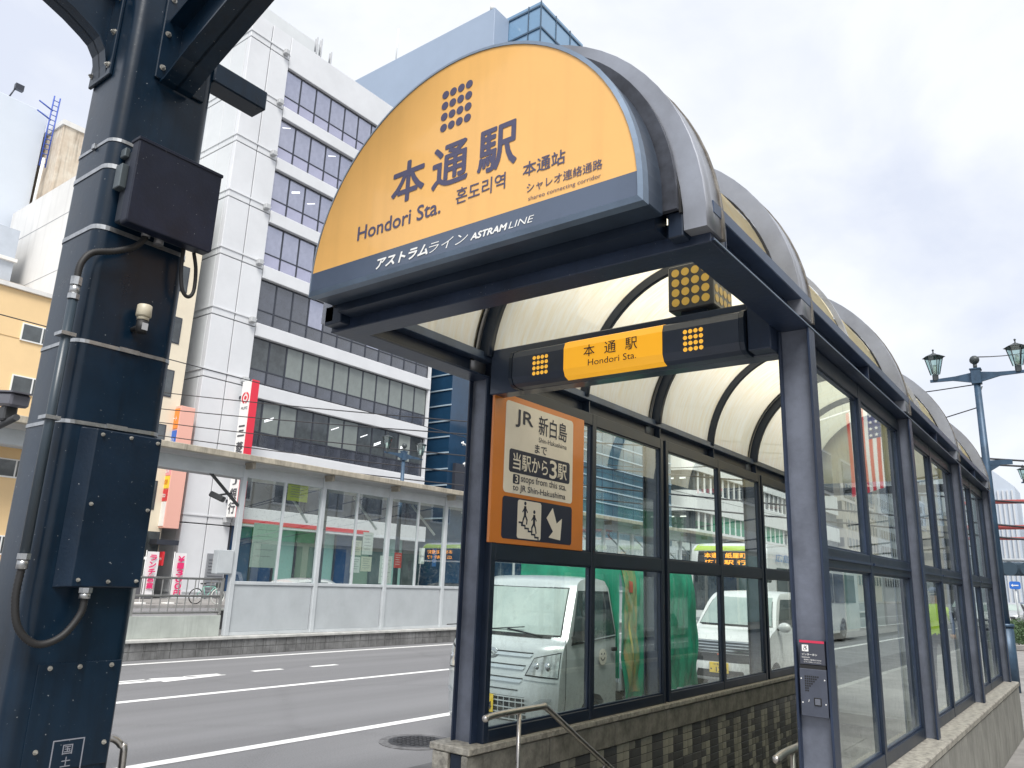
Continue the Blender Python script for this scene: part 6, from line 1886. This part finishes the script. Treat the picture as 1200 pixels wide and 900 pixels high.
# wires overhead
WIR = mat("wire_black", (0.03, 0.03, 0.035), 0.5)
def wire(a, b, sag, label, r=0.018):
    a, b = Vector(a), Vector(b)
    pts = [a.lerp(b, k / 14) + Vector((0, 0, -sag * 4 * (k / 14) * (1 - k / 14))) for k in range(15)]
    put("overhead_wire", M().tube(pts, r, 5), WIR, None, label=label, cat="wire", group="overhead wires")
wl = ["topmost overhead wire crossing in front of the bank", "second overhead wire crossing the bank front", "third overhead wire crossing the bank front", "fourth overhead wire, low over the tram shelter roof", "lowest overhead wire just above the tram shelter roof"]
for k, (p, q) in enumerate((((-36, 14.58, 9.8), (-14, 15.6, 6.46)), ((-36, 14.72, 8.93), (-14, 15.64, 6.02)), ((-36, 14.83, 8.28), (-14, 15.7, 5.28)), ((-36, 14.93, 7.63), (-14, 15.75, 4.7)), ((-36, 15.04, 6.98), (-14, 15.78, 4.27)))):
    p = Vector(p); q = Vector(q); d = q - p
    wire(p, q + d * 0.9, 0.25, wl[k], 0.022)
wire((-15.5, -10, 6.3), (-15.5, 60, 6.3), 0.2, "tram contact wire running along the street above the platform", 0.014)
wire((1.6, 13, 5.0), (-9, 20, 7.2), 0.3, "thin wire leaving the right street lamp toward the road", 0.012)
wire((1.6, 13, 4.55), (-9, 17, 4.6), 0.5, "lower sagging wire tied to the right street lamp", 0.012)
wire((1.6, 13, 5.55), (3.2, 40, 13.5), 0.3, "wire rising from the right street lamp to the upper right", 0.012)
cw = thing("catenary_fittings", (-36, 40, 8), "cluster of white insulators on the wires beside the dark glass building", "insulator")
for (x, y_, z_) in ((-20, 22.6, 7.05), (-20, 23.1, 6.7), (-20, 22.8, 6.1)):
    put("insulator", M().cyl((x, y_, z_), (x, y_ + 0.45, z_ - 0.1), 0.04, 8).cyl((x, y_ + 0.1, z_ - 0.12), (x, y_ + 0.1, z_ + 0.08), 0.025, 8), WHITE, cw)

# roadside camera on the far left
cm = thing("street_camera", (-8.4, -0.1, 3.1), "dark street camera on a pole arm at the left edge", "camera")
put("arm", M().tube([(-8.95, -0.05, 2.55), (-8.62, 0, 2.72), (-8.0, 0, 2.80)], 0.045, 8), MATS["dark_metal"], cm)
put("mount", M().box(-8.42, -8.22, -0.08, 0.08, 2.78, 2.98), MATS["dark_metal"], cm, bev=0.02)
put("housing", M().bar((-8.72, 0, 3.12), (-7.98, 0, 3.02), 0.24, 0.18), mat("camera_grey", (0.10, 0.10, 0.12), 0.45), cm, bev=0.03)
put("visor", M().bar((-8.75, 0, 3.225), (-7.92, 0, 3.115), 0.27, 0.02), MATS["camera_grey"], cm)
put("camera_mast", M().cyl((-8.95, -0.05, 2.6), (-12.6, -1.2, 2.2), 0.05, 8), MATS["dark_metal"], cm)

# ================================================================== RIGHT SIDE OF THE PAVEMENT (seen only as a reflection)
rb = thing("shop_building", (12, 8, G0), "beige shop building along the pavement, mirrored in the right hand glazing", "building")
put("wall", M().box(8.6, 18, -2, 50, G0, 9.5), mat("beige_shop_wall", (0.62, 0.59, 0.50), 0.7, 0, 0.1, 0.4), rb)
put("green_fascia", M().box(8.45, 8.6, 6, 24, 2.5, 3.3), mat("green_fascia", (0.10, 0.45, 0.16), 0.4), rb)
put("white_fascia", M().box(8.45, 8.6, 24.1, 40, 2.5, 3.3), WHITE, rb)
for k in range(16):
    y_ = -1 + k * 3.1
    put("shop_window", M().box(8.5, 8.6, y_, y_ + 2.6, G0 + 0.3, 2.3), shopc[k % 4], rb)
    w_ = put("window", M().box(8.5, 8.6, y_ + 0.3, y_ + 2.1, 4.4, 6.0), WHITE, rb)
    put("pane", M().box(8.48, 8.5, y_ + 0.4, y_ + 2.0, 4.5, 5.9), GLK, w_)
fl = thing("american_flag", (5.0, 13.5, 3.0), "United States flag hanging from a slanted pole, mirrored in the right hand glazing", "flag")
put("flag_pole", M().cyl((8.55, 14.4, 4.15), (4.1, 14.4, 5.25), 0.03, 8), WHITE, fl)
FR, FW_, FB = mat("flag_red", (0.60, 0.04, 0.07), 0.7), mat("flag_white", (0.80, 0.80, 0.80), 0.7), mat("flag_blue", (0.02, 0.05, 0.25), 0.7)
def flagpt(u, v, o=0):
    return (4.15 + 1.0 * u, 14.4 + 0.08 * math.sin(u * 6 + v * 3) + o, 5.2 - 0.25 * u - 1.9 * v)
for k in range(13):
    put("stripe", M().grid(lambda a, b, k=k: flagpt((k + a) / 13, (0.4 if k < 7 else 0) + b * (0.6 if k < 7 else 1)), 2, 12), FR if k % 2 == 0 else FW_, fl, fix=False)
put("canton", M().grid(lambda a, b: flagpt(a * 7 / 13, b * 0.4), 8, 8), FB, fl, fix=False)
m = M()
for i_ in range(5):
    for j_ in range(5):
        p = flagpt((0.5 + i_) / 5 * 7 / 13, (0.5 + j_) / 5 * 0.4, -0.02)
        m.add([(p[0] + (0.045 if k % 2 == 0 else 0.02) * math.cos(pi * k / 5 + pi / 2), p[1], p[2] + (0.045 if k % 2 == 0 else 0.02) * math.sin(pi * k / 5 + pi / 2)) for k in range(10)], [tuple(range(10))])
put("stars", m, FW_, fl, kind="stuff", fix=False)

# ================================================================== PERSON
def person(loc, label):
    t = thing("person", loc, label, "person")
    bm = bmesh.new()
    sk = bm.verts.layers.skin.verify()
    J = {"pelvis": ((0, 0, 0.93), 0.135), "waist": ((0, 0, 1.08), 0.125), "chest": ((0, -0.01, 1.30), 0.155), "neck": ((0, 0, 1.46), 0.06), "head0": ((0, -0.01, 1.54), 0.075), "head1": ((0, -0.015, 1.64), 0.088),
         "sl": ((-0.17, 0, 1.38), 0.062), "el": ((-0.23, 0.03, 1.12), 0.045), "wl": ((-0.25, -0.06, 0.90), 0.032), "hl_": ((-0.25, -0.08, 0.82), 0.036),
         "sr": ((0.17, 0, 1.38), 0.062), "er": ((0.25, -0.02, 1.14), 0.045), "wr": ((0.27, -0.20, 1.00), 0.032), "hr_": ((0.27, -0.27, 0.98), 0.036),
         "kl": ((-0.10, -0.03, 0.50), 0.065), "al": ((-0.11, 0.04, 0.09), 0.045), "fl_": ((-0.12, -0.12, 0.05), 0.042), "kr": ((0.10, 0.02, 0.50), 0.065), "ar": ((0.11, 0.10, 0.09), 0.045), "fr_": ((0.12, -0.06, 0.05), 0.042),
         "hpl": ((-0.09, 0, 0.86), 0.088), "hpr": ((0.09, 0, 0.86), 0.088)}
    V = {}
    for k_, (c, r_) in J.items():
        v = bm.verts.new(c); v[sk].radius = (r_, r_ * 0.8); V[k_] = v
    V["pelvis"][sk].use_root = True
    for a, b in (("pelvis", "waist"), ("waist", "chest"), ("chest", "neck"), ("neck", "head0"), ("head0", "head1"), ("chest", "sl"), ("sl", "el"), ("el", "wl"), ("wl", "hl_"), ("chest", "sr"), ("sr", "er"), ("er", "wr"), ("wr", "hr_"),
                 ("pelvis", "hpl"), ("hpl", "kl"), ("kl", "al"), ("al", "fl_"), ("pelvis", "hpr"), ("hpr", "kr"), ("kr", "ar"), ("ar", "fr_")):
        bm.edges.new((V[a], V[b]))
    me = bpy.data.meshes.new("body"); bm.to_mesh(me); bm.free()
    o = bpy.data.objects.new("body", me); COL.objects.link(o)
    o.modifiers.new("skin", 'SKIN'); s2 = o.modifiers.new("sub", 'SUBSURF'); s2.levels = 2; s2.render_levels = 2
    bpy.context.view_layer.update()
    me2 = bpy.data.meshes.new_from_object(o.evaluated_get(bpy.context.evaluated_depsgraph_get()))
    me2.name = "body"
    bpy.data.objects.remove(o)
    mats_ = [mat("skin_tone", (0.50, 0.32, 0.22), 0.6), mat("navy_work_trousers", (0.03, 0.04, 0.07), 0.8), mat("hi_vis_vest", (0.55, 0.80, 0.06), 0.6), mat("work_shirt", (0.10, 0.13, 0.22), 0.8), mat("hair_dark", (0.02, 0.018, 0.016), 0.7)]
    for mm in mats_: me2.materials.append(mm)
    for p in me2.polygons:
        c = p.center; p.use_smooth = True
        if c.z < 0.95 and abs(c.x) < 0.22: p.material_index = 1
        elif c.z < 1.47 and abs(c.x) < 0.21: p.material_index = 2
        elif c.z < 1.44 and c.z > 0.93: p.material_index = 3
        elif c.z > 1.60 or (c.z > 1.52 and c.y > 0.03): p.material_index = 4
        else: p.material_index = 0
    ob = bpy.data.objects.new("body", me2); COL.objects.link(ob); ob.parent = t
    put("cap", M().sphere((0, -0.01, 1.69), 0.10, 14, sc=(0.9, 1.05, 0.55)).box(-0.07, 0.07, -0.19, -0.08, 1.675, 1.69), mats_[3], t, local=True)
    for (hx, hy, hz) in ((-0.25, -0.08, 0.82), (0.27, -0.27, 0.98)):
        hm = M()
        for k_ in range(5):
            dx = (k_ - 2) * 0.016
            hm.cyl((hx + dx, hy, hz), (hx + dx * 1.3, hy - 0.02, hz - (0.07 if k_ else 0.045)), 0.008, 6)
        put("fingers", hm, mats_[0], t, local=True)
    return t
person((0.72, 11.6, G0), "person in a yellow green high visibility vest standing beyond the far end of the entrance")
